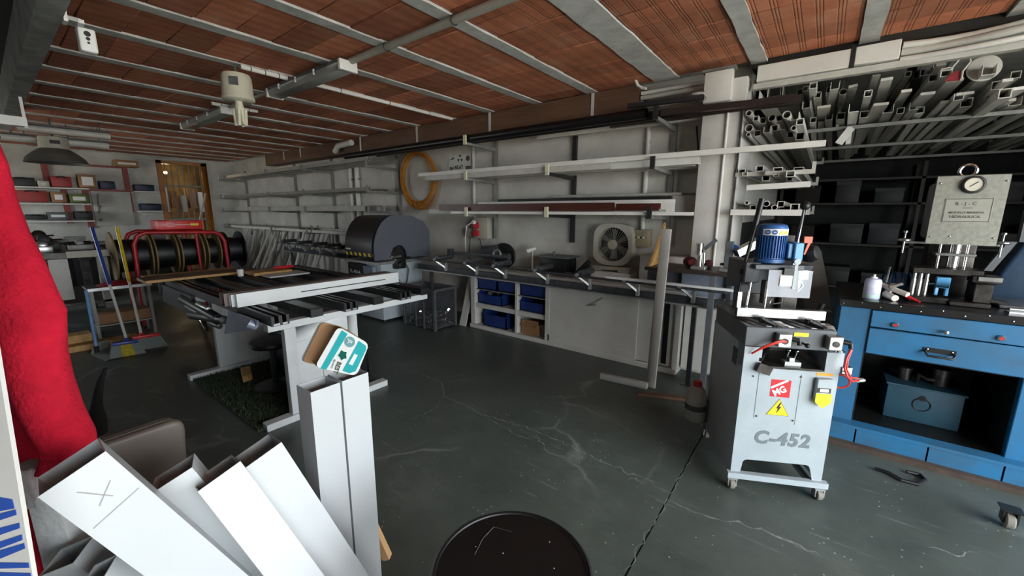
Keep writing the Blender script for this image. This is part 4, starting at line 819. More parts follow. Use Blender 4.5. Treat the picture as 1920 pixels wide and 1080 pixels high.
# disc grinder / polishing head on the counter
t = thing('mitre_grinder', 'dark grey bench grinder head with long arm and wheel behind the roller table', 'grinder', (-3.45, 4.3, KT))
g0, g1, g2 = P(845, 474, Y=4.1), P(905, 478, Y=4.15), P(955, 482, Y=4.15)
m_grn = mat('grinder_grey', '4b4d50', 0.45, metal=0.3, var=0.12)
pt(m_grn, 'arm', lambda q: q.beam(g0, g1, .045, .045).cyl(g1, g2, .045, n=14))
pt(m_grn, 'arm_end', lambda q: q.box(g0.x-.03,g0.x+.03,g0.y-.04,g0.y+.04,g0.z-.06,g0.z+.06))
pt(m_grn, 'motor', lambda q: q.cyl(P(905,473,Y=4.2), P(935,470,Y=4.3), .085, n=20), bevel=0.012)
pt(m_rail, 'wheel', lambda q: q.lathe(P(944,480,Y=4.33), (.25,-1,.05), [(0,-.02),(.17,-.02),(.18,-.01),(.18,.01),(.17,.02),(0,.02)], 28))
pt(m_alu, 'handle', lambda q: q.torus(P(932,477,Y=4.12), (0,1,0), .06, .014, 16, 8, arc=PI*1.1, start=-PI*.55))
pt(m_grn, 'stand', lambda q: q.box(g1.x-.02,g1.x+.30,4.1,4.35,KT,KT+.03).cyl((g1.x+.14,4.22,KT+.03),(g1.x+.14,4.22,1.0),.03,n=12))
t = thing('desk_lamp', 'little white-headed lamp on a thin post behind the roller table', 'lamp', (P(998,500,Y=4.3).x, 4.3, KT))
lx = P(998, 500, Y=4.3).x
pt(m_fan, 'post', lambda q: q.cyl((lx,4.3,KT+.012),(lx,4.3,1.1),.012,n=10).lathe((lx,4.3,KT),(0,0,1),[(0,0),(.06,0),(.06,.01),(0,.014)],16))
pt(m_paper, 'head', lambda q: q.cyl((lx-.05,4.26,1.10),(lx+.05,4.3,1.14),.03,.018,n=12))
t = thing('black_toolbox', 'black box with raised grey lid on the counter left of the fan', 'toolbox', (-2.6, 4.3, KT))
q0, q1 = P(1013, 512, Y=4.2), P(1062, 486, Y=4.2)
pt(m_black, 'case', lambda q: q.box(q0.x,q1.x,4.2,4.45,KT,q1.z), bevel=0.006)
pt(m_grey, 'lid', lambda q: q.box(q0.x-.02,q1.x+.03,4.18,4.47,q1.z+.002,q1.z+.022).cyl(((q0.x+q1.x)/2-.05,4.3,q1.z+.022),((q0.x+q1.x)/2-.05,4.3,q1.z+.07),.018,n=10))
tag(MB().beam((-2.28,4.25,KT+.03),(-2.12,4.27,KT+.20),.08,.05).box(-2.4,-2.18,4.2,4.34,KT,KT+.06).build('clamp_tool', m_rail, bevel=0.006), 'black clamp tool lying between the toolbox and the fan', 'tool')
t = thing('microwave', 'pale cabinet with two dark windows on the counter right of the fan', 'appliance', (-1.4, 4.3, KT))
q0, q1 = P(1197, 530, Y=4.2), P(1288, 484, Y=4.2)
pt(m_kab, 'case', lambda q: q.box(q0.x,q1.x,4.2,4.5,KT,q1.z), bevel=0.006)
for a, b_ in ((.20, .42), (.60, .93)): pt(m_grey, 'window', lambda q: q.box(q0.x+(q1.x-q0.x)*a,q0.x+(q1.x-q0.x)*b_,4.194,4.2,KT+.04,q1.z-.10))

# ------------------------------------------------------------------ right-hand wooden bench with clamps, in front of the column
t = thing('clamp_bench', 'dark narrow bench with wooden end panel and steel legs before the white column', 'bench', (-.85, 3.95, 0))
pt(mat('dark_bench_top', '3a302a', 0.5, var=0.2), 'top', lambda q: q.box(-1.28,-.30,3.72,4.165,1.07,1.10), bevel=0.003, seg=1)
pt(m_wood, 'end_panel', lambda q: q.prism([(-1.27,3.74,1.10),(-1.27,4.165,1.10),(-1.27,4.165,1.50),(-1.27,4.12,1.45),(-1.27,3.84,1.14)],(.022,0,0)), smooth=False)
for x in (-1.22, -.62): pt(m_steel, 'leg', lambda q: q.box(x-.02,x+.02,4.1,4.14,0,1.07))
pt(m_grey, 'leg', lambda q: q.box(-.72,-.675,3.74,3.78,0,1.07))
pt(m_bgrey, 'back_sheet', lambda q: q.box(-1.05,-.35,4.15,4.16,.80,1.06))
pt(m_kab, 'side_panel', lambda q: q.box(-.98,-.70,4.1,4.14,.06,.74))
BNT = 1.10
for px_, lab in ((1312, 'chrome corner crimping clamp with raised handle on the dark bench'), (1366, 'upright steel clamp with blue lever on the dark bench beside the machine')):
    c = P(px_, 482, Y=3.85); t = thing('corner_clamp', lab, 'clamp', (c.x, 3.85, BNT))
    pt(m_alu, 'base', lambda q: q.box(c.x-.06,c.x+.06,3.80,3.92,BNT,BNT+.03), bevel=0.004, seg=1)
    if px_ == 1312:
        pt(m_chrome, 'column', lambda q: q.cyl((c.x,3.86,BNT+.03),(c.x,3.86,BNT+.17),.022,n=14).cyl((c.x-.01,3.86,BNT+.13),(c.x-.01,3.86,BNT+.23),.032,n=14).cyl((c.x+.035,3.86,BNT+.06),(c.x+.03,3.86,BNT+.15),.013,n=10))
        pt(m_grey, 'handle', lambda q: q.beam((c.x+.03,3.86,BNT+.18),(c.x+.12,3.86,BNT+.27),.025,.03))
        pt(mat('dull_red_pad', '7a2a2a', 0.6), 'red_pad', lambda q: q.box(c.x-.10,c.x-.05,3.87,3.92,BNT+.03,BNT+.08), bevel=0.008)
    else:
        pt(m_grey, 'column', lambda q: q.box(c.x-.03,c.x+.03,3.84,3.88,BNT+.03,BNT+.26), bevel=0.004, seg=1)
        pt(m_motor, 'lever', lambda q: q.beam((c.x+.03,3.86,BNT+.22),(c.x+.11,3.84,BNT+.17),.03,.035))
        pt(m_black, 'screw_bar', lambda q: q.cyl((c.x-.06,3.86,BNT+.06),(c.x+.06,3.86,BNT+.06),.012,n=10))
tag(MB().rtube(P(1380, 475, Y=3.82), P(1424, 452, Y=3.95), .07, .06, .003).build('aluminium_profile', m_alu), 'short bright aluminium profile leaning on the clamp bench behind the feed lever', 'profile')
tag(MB().sphere((P(1295,478,Y=3.95).x,3.95,BNT+.05),.05,10,1.3,1,1).sphere((P(1330,480,Y=3.98).x,3.98,BNT+.04),.04,10).build('red_rags', mat('dark_red_rag', '5a2426', 0.8)), 'dark red rags heaped behind the chrome clamp', 'rags')
# white tool case and jerry things under it
# ------------------------------------------------------------------ white offcuts standing and lying in front of the cabinet
tp_, bt_ = P(1239, 430, Y=3.60), P(1214, 727, Z=0)
tag(MB().beam((bt_.x+.02,3.565,.001+.0),(bt_.x+.02,3.70,tp_.z),.085,.03,up=(0,1,0)).build('upright_board', mat('dusty_white_board', 'a8a7a2', 0.6, var=0.06), bevel=0.006), 'tall dusty white board leaning upright against the roller table', 'board')
e0, e1 = P(1126, 704, Z=.03), P(1214, 724, Z=.03)
tag(MB().beam(e0, e1, .05, .058).build('lying_board', MATS['dusty_white_board'], bevel=0.006), 'short white board lying on the floor at the foot of the upright board', 'board')
e0, e1 = P(1196, 737, Z=.012), P(1320, 752, Z=.012)
tag(MB().beam(e0, e1, .06, .023).build('wooden_batten', mat('brown_batten', '6e4f3a', 0.7, var=0.15), bevel=0.002, seg=1), 'brown wooden batten lying on the floor by the upright board', 'batten')
# long white strip resting on the roller table
e0, e1 = P(1136, 513, Y=3.72), P(1385, 533, Y=3.72)
tag(MB().beam(V(e0.x,3.74,.962), V(e1.x,3.74,.962), .045, .022).build('white_strip', m_wprof), 'long white strip resting along the roller table in front of the fan', 'strip')
# ================================================================== wall racks with long profiles
m_rack = mat('rack_grey_steel', '8d8d88', 0.5, metal=0.3, var=0.15, scale=6)
m_rackb = mat('rack_black_steel', '232323', 0.5, var=0.2)
m_wp = [mat('white_profile_a', 'd6d5ce', 0.4, var=0.06), mat('white_profile_b', 'c4c3bb', 0.45, var=0.08), mat('white_profile_c', 'e0dfd9', 0.35, var=0.04)]
m_gp = [mat('grey_profile_a', 'a3a29b', 0.45, var=0.1), mat('grey_profile_b', '8b8982', 0.5, var=0.12), mat('grey_profile_c', 'b4b2aa', 0.4, var=0.08)]
m_bp = mat('brown_foiled_profile', '4e231a', 0.4, var=0.15, scale=4)
m_blk = mat('black_wrapped_tube', '141416', 0.3, var=0.2, scale=20, bump=0.3, bscale=60)
m_cream = mat('cream_tip', 'd8d6b8', 0.5, var=0.05)
TIPY = 3.92
def rack(label, posts, levels, z0, z1, mats):
    global t
    t = thing('profile_rack', label, 'rack', (sum(p for p in posts)/len(posts), WALLY-.02, z0))
    for i, x in enumerate(posts):
        po = pt(mats[i % len(mats)], 'post', lambda q: q.box(x-.025, x+.025, WALLY-.045, WALLY-.002, z0, z1))
        for z in levels[i]:
            ar = pt(mats[i % len(mats)], 'arm', lambda q: q.prism([(x-.014, WALLY-.04, z-.05), (x-.014, TIPY, z-.028), (x-.014, TIPY, z), (x-.014, WALLY-.04, z)], (.028, 0, 0)), smooth=False)
            pt((m_cream, m_cream, m_rackb)[i % 3] if len(posts) == 3 else mats[0], 'tip_stop', lambda q: q.box(x-.022, x+.022, TIPY-.022, TIPY+.0, z-.03, z+.085), ar)
rack('wall rack with three posts carrying white profiles above the roller table', (-3.75, -2.50, -1.335), ((2.47, 2.03, 1.57), (2.03, 1.57), (2.47, 2.03, 1.57)), 1.22, 2.6, (m_rack, m_rackb, m_rack))
def prof(kind, p0, p1, w_, h, m, lab, grp):
    q = MB(); p0 = Vector(p0); p1 = Vector(p1)
    if kind == 'tube': q.rtube(p0, p1, w_, h, min(w_, h)*.09)
    elif kind == 'L': q.lprof(p0, p1, [(-w_/2,-h/2),(w_/2,-h/2),(w_/2,-h/2+.004),(-w_/2+.004,-h/2+.004),(-w_/2+.004,h/2),(-w_/2,h/2)])
    elif kind == 'U': q.lprof(p0, p1, [(-w_/2,-h/2),(w_/2,-h/2),(w_/2,h/2),(w_/2-.004,h/2),(w_/2-.004,-h/2+.004),(-w_/2+.004,-h/2+.004),(-w_/2+.004,h/2),(-w_/2,h/2)])
    elif kind == 'round': q.htube(p0, p1, w_/2, .004, 14)
    else: q.beam(p0, p1, w_, h)
    return tag(q.build('aluminium_profile', m, smooth=(kind == 'round')), lab, 'profile', grp)
G = 'profiles on the wall rack above the roller table'
zb = 2.031
def XB(x, y, Y): return P(x, y, Y=Y).x
prof('tube', (XB(787,328,3.97), 3.965, zb+.085), (XB(1549,266,3.97), 3.965, zb+.085), .045, .045, m_wp[2], 'longest white profile at the front of the middle rack level, overlapping the column', G)
prof('tube', (XB(800,335,3.97), 3.97, zb+.031), (XB(1145,318,3.97), 3.97, zb+.031), .05, .06, m_wp[1], 'white box profile under the longest one on the middle rack level', G)
prof('L', (XB(797,340,3.95), 4.03, zb+.021), (XB(1015,325,3.97), 4.03, zb+.021), .06, .04, m_wp[2], 'short white angle profile at the left of the middle rack level', G)
prof('tube', (XB(1030,325,4.05), 4.06, zb+.036), (XB(1310,312,4.05), 4.06, zb+.036), .09, .07, m_wp[0], 'white box profile ending beside the column on the middle rack level', G)
prof('U', (XB(925,320,4.2), 4.19, zb+.056), (XB(1305,290,4.2), 4.19, zb+.056), .06, .11, m_wp[1], 'white channel profile in the middle of the middle rack level', G)
gp = prof('U', (XB(935,305,4.3), 4.29, zb+.056), (XB(1214,280,4.3), 4.29, zb+.056), .06, .11, m_gp[0], 'slotted grey strip standing at the back of the middle rack level', G)
for k in range(5):
    x = XB(1020, 305, 4.3)+k*.21; MB().box(x, x+.14, 4.257, 4.2605, zb+.085, zb+.098).build('slot', m_ink, gp)
prof('tube', (XB(940,330,4.4), 4.40, zb+.041), (XB(1330,300,4.4), 4.40, zb+.041), .08, .08, m_wp[0], 'white box profile against the wall on the middle rack level', G)
zc = 1.571
prof('tube', (XB(848,402,3.96), 3.955, zc+.016), (XB(1300,400,3.96), 3.955, zc+.016), .05, .03, m_wp[2], 'white flat profile along the front of the lowest rack level', G)
prof('tube', (XB(827,388,3.98), 3.965, zc+.083), (XB(1152,378,3.98), 3.965, zc+.083), .05, .085, m_bp, 'dark brown profile lying on the white one of the lowest rack level', G)
prof('tube', (XB(1155,382,4.0), 4.03, zc+.08), (XB(1236,380,4.0), 4.03, zc+.08), .05, .07, m_bp, 'short dark brown profile end beside the long brown one on the lowest rack level', G)
prof('tube', (XB(806,398,4.05), 4.08, zc+.031), (XB(1245,386,4.05), 4.08, zc+.031), .09, .06, m_wp[1], 'pale profile behind the brown one on the lowest rack level', G)
prof('tube', (XB(900,375,4.2), 4.20, zc+.078), (XB(1265,366,4.2), 4.20, zc+.078), .08, .155, m_wp[2], 'tall white profile at the middle of the lowest rack level', G)
prof('bar', (XB(935,365,4.28), 4.285, zc+.096), (XB(1260,362,4.28), 4.285, zc+.096), .05, .19, m_rackb, 'black flat profile at the back of the lowest rack level', G)
prof('round', (XB(1040,358,4.4), 4.39, zc+.215), (XB(1280,352,4.4), 4.39, zc+.215), .035, .035, m_gp[2], 'thin grey tube topmost at the back of the lowest rack level', G)
prof('bar', (XB(1000,372,4.4), 4.39, zc+.098), (XB(1330,388,4.4), 4.39, zc+.098), .04, .195, m_gp[2], 'grey bar against the wall on the lowest rack level', G)
prof('U', (XB(880,395,3.96), 4.145, zc+.021), (XB(1222,395,4.0), 4.145, zc+.021), .03, .04, m_cream, 'yellowed channel between the profiles of the lowest rack level', G)
za = 2.471
G2 = 'dark tubes on the top rack level under the beam'
prof('round', (-6.65, 3.99, za+.052), (-1.45, 3.99, za+.052), .10, .10, m_blk, 'long black plastic-wrapped tube on the top rack level under the brown beam', G2)
prof('round', (-5.9, 4.10, za+.047), (-1.25, 4.10, za+.047), .09, .09, m_blk, 'second black tube behind the wrapped one on the top rack level', G2)
prof('tube', (-1.9, 4.2, za+.041), (-.30, 4.2, za+.041), .06, .08, mat('dark_brown_profile', '2c2220', 0.45, var=0.15), 'dark brown profile crossing the top of the white column', G2)
prof('tube', (-1.30, 3.955, za+.028), (-.24, 3.955, za-.01), .05, .05, MATS['dark_brown_profile'], 'dark flat profile end sticking out past the column at the top', G2)
prof('tube', (-2.9, 4.33, za+.021), (-.75, 4.33, za+.021), .07, .04, m_wp[1], 'pale profile at the back of the top rack level', G2)
prof('tube', (-1.62, 3.95, za+.13), (-.95, 3.98, za+.115), .05, .04, m_rackb, 'short black profile lying on the wrapped tube near the column', G2)
tag(MB().sphere((-1.02, 4.06, za+.145), .05, 10, 1.6, 2.2, .75).build('plastic_wrap', mat('clear_wrap', 'b8b8b4', 0.15, var=0.3, scale=30), smooth=False), 'crumpled clear plastic wrap on the dark profiles at the column', 'wrap')
t = thing('conduit_drop', 'white pipe running down the wall beside the rack post nearest the column', 'pipe', (P(1213, 300, Y=4.52).x, 4.52, 1.45))
qx = P(1213, 300, Y=4.52).x
pt(m_wp[0], 'pipe', lambda q: q.cyl((qx, 4.52, 1.36), (qx, 4.52, 2.62), .024, n=12))
for z in (1.7, 2.35): pt(m_fan, 'pipe_clip', lambda q: q.box(qx-.035, qx+.035, 4.51, WALLY-.001, z-.012, z+.012))
# left rack
rack('long wall rack with four posts and grey profiles between the saw and the far corner', (-12.5, -9.7, -8.1, -5.95), ((2.4, 1.93, 1.6, 1.18),)*3+((2.33, 1.93, 1.6),), .95, 2.64, (m_rack,))
G3 = 'grey profiles on the far wall rack'
nm4 = ['top', 'second', 'third', 'lowest']; yb = [3.955, 4.05, 4.16, 4.28, 4.40]
yn = ['at the front edge', 'second from the front', 'in the middle', 'second from the wall', 'against the wall']
for li, z in enumerate((2.4, 1.93, 1.6, 1.18)):
    for k, y in enumerate(yb):
        xe = -5.66-R.uniform(0, .5) if li < 3 else -6.8-R.uniform(0, .3); xs = -12.9+R.uniform(0, 1.6)
        if k in (1, 3) and li != 2: xe -= 1.6
        h = (.05, .06, .04, .07, .05)[k]*R.uniform(.9, 1.3) if li != 2 else (.09, .07, .06, .1, .06)[k]
        prof(('tube', 'U', 'tube', 'L', 'tube')[(k+li) % 5], (xs, y, z+h/2+.001), (xe, y, z+h/2+.001), .06, h, (m_gp+m_wp[:1])[(k*2+li) % 4], f'grey profile {yn[k]} of the {nm4[li]} level of the rack behind the saw', G3)
# two downpipes behind that rack, an elbow and a small white reflector
for k, (px_, lab) in enumerate(((657, 'left one of two white pipes running down the wall behind the saw hood'), (669, 'right one of two white pipes running down the wall behind the saw hood'))):
    c = P(px_, 330, Y=WALLY-.05); t = thing('drain_pipe', lab, 'pipe', (c.x, WALLY-.05, .9), group='white pipes behind the saw')
    pt(m_wp[2], 'pipe', lambda q: q.cyl((c.x,WALLY-.05,.9),(c.x,WALLY-.05,2.62),.045 if k else .035,n=14))
    for z in (1.4, 2.2): pt(m_rack, 'pipe_clip', lambda q: q.box(c.x-.06,c.x+.06,WALLY-.06,WALLY-.001,z-.015,z+.015))
c = P(645, 272, Y=4.2)
tag(MB().pipe([V(c.x-.35, 4.22, c.z-.08), V(c.x-.2, 4.2, c.z), V(c.x+.25, 4.2, c.z+.02)], .05, 12).build('pipe_elbow', m_wp[2]), 'white pipe bend poking out below the brown beam above the far rack', 'pipe')
# yellow hose coil, sign
t = thing('hose_coil', 'coil of orange-yellow hose hung on the wall left of the rack', 'hose', (-5.36, WALLY-.05, 1.70))
m_hose = mat('amber_hose', 'bf7f32', 0.4, var=0.12, scale=12)
path = []
for k in range(9*40+1):
    a = 2*PI*k/40; turn = k/40; rr_ = 1+.05*math.sin(turn*2.4)+.04*math.sin(turn*5.1)
    path.append(V(-5.365+(.385*rr_)*math.sin(a)+.02*math.sin(turn*3.3), WALLY-.045-.006*turn, 2.12+(.415*rr_)*math.cos(a)-.03*math.cos(turn*1.7)*(1-math.cos(a))))
pt(m_hose, 'hose', lambda q: q.pipe(path, .0135, 6))
pt(m_rack, 'hook', lambda q: q.cyl((-5.36,WALLY-.1,2.50),(-5.36,WALLY-.001,2.47),.012,n=8))
pt(m_hose, 'tie', lambda q: q.torus((-5.42,WALLY-.075,1.72),(1,0,.2),.05,.008,14,6))
t = thing('printed_sign', 'small white printed sign on the wall right of the hose coil', 'sign', (-4.45, WALLY-.01, 2.21))
q0, q1 = P(841, 293, Y=WALLY-.01), P(884, 317, Y=WALLY-.01)
pt(m_wp[0], 'board', lambda q: q.box(q0.x,q1.x,WALLY-.012,WALLY-.001,q1.z-.005,q0.z))
cx = (q0.x+q1.x)/2; cz = (q0.z+q1.z)/2; yy = WALLY-.0135
def tri_(c, a, r):
    return [(c[0]+r*math.cos(a-.45), yy, c[1]+r*math.sin(a-.45)), (c[0]+r*math.cos(a+.45), yy, c[1]+r*math.sin(a+.45)), (c[0]+.2*r*math.cos(a), yy, c[1]+.2*r*math.sin(a))]
for a in (PI/2, PI/2+2.094, PI/2-2.094): pt(m_ink, 'trefoil_mark', lambda q: q.prism(tri_((cx+.01, cz+.055), a, .06), (0,.001,0)))
pt(m_ink, 'tool_mark', lambda q: q.beam((q0.x+.05,yy,cz+.05),(q0.x+.12,yy,cz+.075),.002,.014).beam((q0.x+.10,yy,cz+.05),(q0.x+.09,yy,cz+.09),.002,.012))
pt(m_bp, 'round_mark', lambda q: q.cyl((q1.x-.07,yy,cz+.05),(q1.x-.07,yy+.001,cz+.05),.04,n=18))
pt(m_bp, 'red_patch', lambda q: q.box(q1.x-.12,q1.x-.005,yy,yy+.001,q1.z+.0,q1.z+.05))
text('lettering', 'tipo RELAT', m_ink, t, V(q0.x+.02, yy, q1.z+.015), (1,0,0), (0,0,1), .075, .0005, bold=.002, squash=.8)
# profiles leaning against the wall by the far corner
G4 = 'white bars leaning against the wall by the far corner'
for k in range(20):
    x = -12.4+k*.225+R.uniform(-.06, .06); h = R.uniform(1.05, 1.30); lean = R.uniform(.25, .5); dx = R.uniform(.08, .3)
    tag(MB().rtube((x-dx, 4.46-lean-.03, .01), (x+dx*.3, 4.46-R.uniform(0,.1), h), R.uniform(.04, .08), .03, .004, up=(0,1,0)).build('leaning_bar', (m_wp+m_gp)[k % 6]),
        f'pale bar leaning under the far rack, {ORD[k]} from the far corner', 'bar', G4)

# ================================================================== alcove: overhead store of long profiles
m_crossbar = mat('crossbar_steel', '8f8f8a', 0.5, metal=0.3, var=0.15)
t = thing('overhead_rack', 'overhead rack of three steel crossbars and side arms in the dark alcove', 'rack', (.8, 6.5, 2.0))
for y, x0 in ((5.05, -.26), (6.5, -.66), (8.1, -.66)): pt(m_crossbar, 'crossbar', lambda q: q.box(x0, ENTX-.01, y-.02, y+.02, 2.365, 2.395))
for y, x in ((5.05, .0), (5.05, 1.6), (6.5, 1.6), (8.1, 1.6), (5.05, 2.9)): pt(m_crossbar, 'hanger', lambda q: q.box(x-.012,x+.012,y-.012,y+.012,2.395,CEIL+.035))
for z, y in ((2.365, 7.9), (1.95, 4.2), (1.95, 6.0), (1.62, 4.2), (1.62, 6.0)):
    a_ = pt(m_wp[1], 'side_arm', lambda q: q.box(-.675, -.10, y-.025, y+.025, z-.035, z))
    pt(m_wp[1], 'arm_stop', lambda q: q.box(-.125, -.10, y-.025, y+.025, z, z+.06), a_)
pt(m_wp[0], 'back_plate', lambda q: q.box(-.679, -.655, 4.8, 8.0, 1.5, 2.5))
G5 = 'profiles on the side arms of the alcove rack'
names = {0: 'top', 1: 'middle', 2: 'lowest'}
def alc(i, lev, px_, py, Y0, w_, h, kind, m, Y1=7.6, up=None):
    p = P(px_, py, Y=Y0); z1 = (2.37, 1.955, 1.625)[lev]+h/2 if up is None else up
    p.x = max(p.x, -.675+w_/2+.02)
    prof(kind, p, (p.x+R.uniform(-.0, .02), Y1, max(z1, p.z-.06) if lev else min(p.z, z1+.1)), w_, h, m, f'{ORD[i]} pale profile end from the column in the {names[lev]} bundle of the alcove rack', G5)
b1 = [(1404,212,.05,'round'),(1417,222,.04,'tube'),(1404,240,.065,'round'),(1430,226,.05,'tube'),(1447,221,.055,'round'),(1461,222,.05,'round'),(1475,215,.06,'round'),(1403,252,.035,'round'),(1420,250,.05,'tube'),(1438,243,.05,'U'),(1452,240,.05,'tube'),(1466,238,.05,'L'),(1490,218,.06,'U'),(1488,240,.04,'round'),(1500,228,.05,'tube'),(1482,252,.05,'tube'),(1500,255,.06,'tube')]
for i, (x, y, s, kd) in enumerate(b1): alc(i, 0, x, y, 4.08+R.uniform(0, .2), s, s, kd, (m_wp+m_gp)[i % 6], Y1=8.2)
b2 = [(1384,322,.055,'tube'),(1396,326,.04,'tube'),(1424,316,.06,'tube'),(1408,322,.06,'U'),(1440,324,.05,'L'),(1458,320,.07,'tube'),(1455,328,.04,'round'),(1482,326,.06,'tube'),(1497,320,.07,'tube'),(1480,336,.04,'tube'),(1436,334,.06,'tube')]
for i, (x, y, s, kd) in enumerate(b2): alc(i, 1, x, y, 4.1+R.uniform(0, .15), s, s*.8, kd, (m_wp+m_gp)[i % 5])
b3 = [(1400,380,.035,'round'),(1412,390,.05,'tube'),(1437,382,.05,'round'),(1432,390,.045,'round'),(1442,390,.045,'round'),(1452,389,.045,'round'),(1464,383,.05,'tube'),(1474,390,.1,'tube'),(1490,389,.06,'tube')]
for i, (x, y, s, kd) in enumerate(b3): alc(i, 2, x, y, 4.1+R.uniform(0, .12), s, s if s < .09 else .03, kd, m_wp[i % 3])
tag(MB().beam(P(1400,352,Y=4.09), P(1520,345,Y=4.09), .02, .045).build('edge_strip', m_wp[2]), 'white strip across the front of the middle bundle in the alcove rack', 'strip')
tag(MB().beam(P(1370,398,Y=4.09), P(1508,399,Y=4.09), .02, .05).build('edge_strip', m_wp[2]), 'white strip across the front of the lowest bundle in the alcove rack', 'strip')
# fan of profiles lying along the crossbars
G6 = 'profiles on the overhead crossbars of the alcove'
fan = [(1438,182,.13,'L',2),(1454,168,.12,'U',2),(1482,170,.15,'L',0),(1500,172,.05,'tube',1),(1510,166,.04,'tube',0),(1525,160,.05,'tube',0),(1512,196,.06,'U',0),(1533,178,.05,'tube',1),(1545,200,.09,'bar',1),(1556,168,.05,'tube',1),(1566,160,.06,'U',2),(1581,172,.055,'round',1),(1596,162,.03,'bar',1),(1604,160,.03,'bar',1),
       (1628,175,.05,'tube',2),(1645,135,.05,'L',2),(1663,148,.07,'bar',0),(1652,195,.09,'bar',1),(1703,138,.04,'tube',1),(1712,130,.05,'tube',3),(1722,140,.06,'tube',3),(1738,132,.07,'U',1),(1750,146,.05,'tube',1),(1765,120,.05,'bar',1),(1790,150,.09,'bar',1),(1812,90,.05,'bar',0),(1775,135,.06,'tube',2),(1822,138,.07,'tube',3),(1870,90,.05,'bar',1),(1842,145,.08,'bar',1),(1856,130,.07,'U',0),(1870,160,.06,'tube',1),(1890,150,.05,'bar',0),(1905,140,.05,'tube',1),(1915,165,.07,'bar',2),(1885,175,.06,'tube',0),(1740,175,.08,'bar',1),(1700,170,.06,'bar',2),(1810,175,.09,'bar',0)]
pal = [m_wp[0], m_gp[2], m_wp[2], m_rackb]
for i, (x, y, s, kd, mi) in enumerate(fan):
    Y0 = 4.32+R.uniform(0, .35); p = P(x, y, Y=Y0); zz = 2.40+s/2+min(.25, max(0, (p.z-2.45)*.6))
    prof(kd, p, (p.x+R.uniform(-.15, .15), R.uniform(7.2, 8.3), zz), s, s if kd != 'bar' else .02, pal[mi], f'{ORD[i]} from the left of the profiles fanned out on the overhead crossbars', G6)
for i in range(34):
    x = -.20+i*.075+R.uniform(-.02, .02); Y0 = 4.45+R.uniform(0, .5); s = R.uniform(.035, .07); zz = 2.397+s/2
    prof(('tube', 'bar', 'U', 'tube', 'L')[i % 5], (x, Y0, zz+R.uniform(0, .03)), (x+R.uniform(-.05, .12), R.uniform(7.4, 8.35), zz), s, s if i % 5 != 1 else .02, (m_wp+m_gp)[(i*5) % 6], f'{ORD[i]} from the left in the bottom layer of profiles on the overhead crossbars', 'bottom layer of profiles on the overhead crossbars')
c0 = P(1845, 128, Y=4.5)
tag(MB().lathe(c0, (.1,-1,.1), [(0,-.006),(.085,-.006),(.09,0),(.085,.006),(0,.006)], 26).build('round_disc', m_wp[1]), 'round cream disc wedged among the overhead profiles', 'disc')
pr_ = P(1790, 140, Y=4.35); prr = P(1797,125,Y=4.4)
t = thing('red_offcut', 'red plastic trim with clear rim wedged among the overhead profiles', 'trim', tuple(pr_))
pt(mat('dull_red_plastic', '8e2029', 0.5), 'panel', lambda q: q.prism([P(1772,152,Y=4.36),P(1800,150,Y=4.36),P(1803,130,Y=4.36),P(1785,136,Y=4.36)],(0,.02,0)))
pt(m_wp[1], 'rim', lambda q: q.pipe([P(1763,133,Y=4.35),P(1782,131,Y=4.35),P(1800,110,Y=4.35),P(1818,106,Y=4.35),P(1820,115,Y=4.35),P(1805,134,Y=4.35),P(1803,148,Y=4.35)],.006,6))
for k, (a_, b_, lab) in enumerate((((1596,240), (1572,270), 'short white strip hanging slantwise below the first crossbar of the alcove'), ((1594,238), (1590,270), 'short white strip hanging straight below the first crossbar of the alcove'))):
    tag(MB().beam(P(*a_, Y=4.99+.03*k), P(*b_, Y=4.94), .06-.025*k, .012, up=(0,1,0)).build('hanging_strip', m_wp[2]), lab, 'strip')
# trunking, pipes and cables along the ceiling edge
t = thing('cable_trunking', 'cream plastic cable trunking along the ceiling edge right of the column', 'trunking', (.0, 4.3, 2.7))
pt(m_wp[2], 'duct', lambda q: q.box(-.60, .02, 4.24, 4.33, 2.705, 2.835), bevel=0.004, seg=1)
pt(m_wp[2], 'duct', lambda q: q.box(.045, .30, 4.24, 4.33, 2.71, 2.84), bevel=0.004, seg=1)
pt(m_rackb, 'strap', lambda q: q.box(.02, .045, 4.235, 4.335, 2.70, 2.86))
pt(m_wp[1], 'lower_duct', lambda q: q.box(-.62, .9, 4.27, 4.33, 2.655, 2.70))
for k, (z, r, dz, lab) in enumerate(((2.80, .022, .05, 'upper cream cable bundle running right from the trunking along the ceiling'), (2.76, .026, .06, 'thick cream cable bundle sagging right of the trunking'), (2.71, .018, .04, 'lower pale cable running beneath the trunking to the right'))):
    tag(MB().pipe([V(.31+.12*i, 4.26-.005*i+.03*math.sin(i*.7+k), z+dz*.12*i*.5-.02*math.sin(i*.45)) for i in range(9)], r, 10).build('cable_bundle', m_wp[k % 3]), lab, 'cable', 'cables along the ceiling edge')
t = thing('junction_box', 'white junction box at the head of the column', 'box', (-.86, 4.14, 2.62))
q0, q1 = P(1322, 137, Y=4.12), P(1370, 182, Y=4.12)
pt(m_wp[2], 'box', lambda q: q.box(q0.x, q1.x, 4.12, 4.198, q1.z-.02, q0.z), bevel=0.008)
pt(m_rack, 'lid_edge', lambda q: q.box(q0.x-.02, q1.x+.02, 4.1, 4.198, q0.z, q0.z+.02))
for k, (z, r, lab) in enumerate(((2.80, .018, 'uppermost of the pale conduits between the brown beam and the column'), (2.755, .022, 'middle pale conduit between the brown beam and the column'), (2.70, .026, 'lowest pale conduit curving between the brown beam and the column'))):
    tag(MB().pipe([V(-1.64+.09*i, 4.33, z-.03*math.sin(i*.5) if k == 2 else z) for i in range(8)], r, 10).build('conduit', m_wp[k]), lab, 'conduit', 'conduits by the column head')
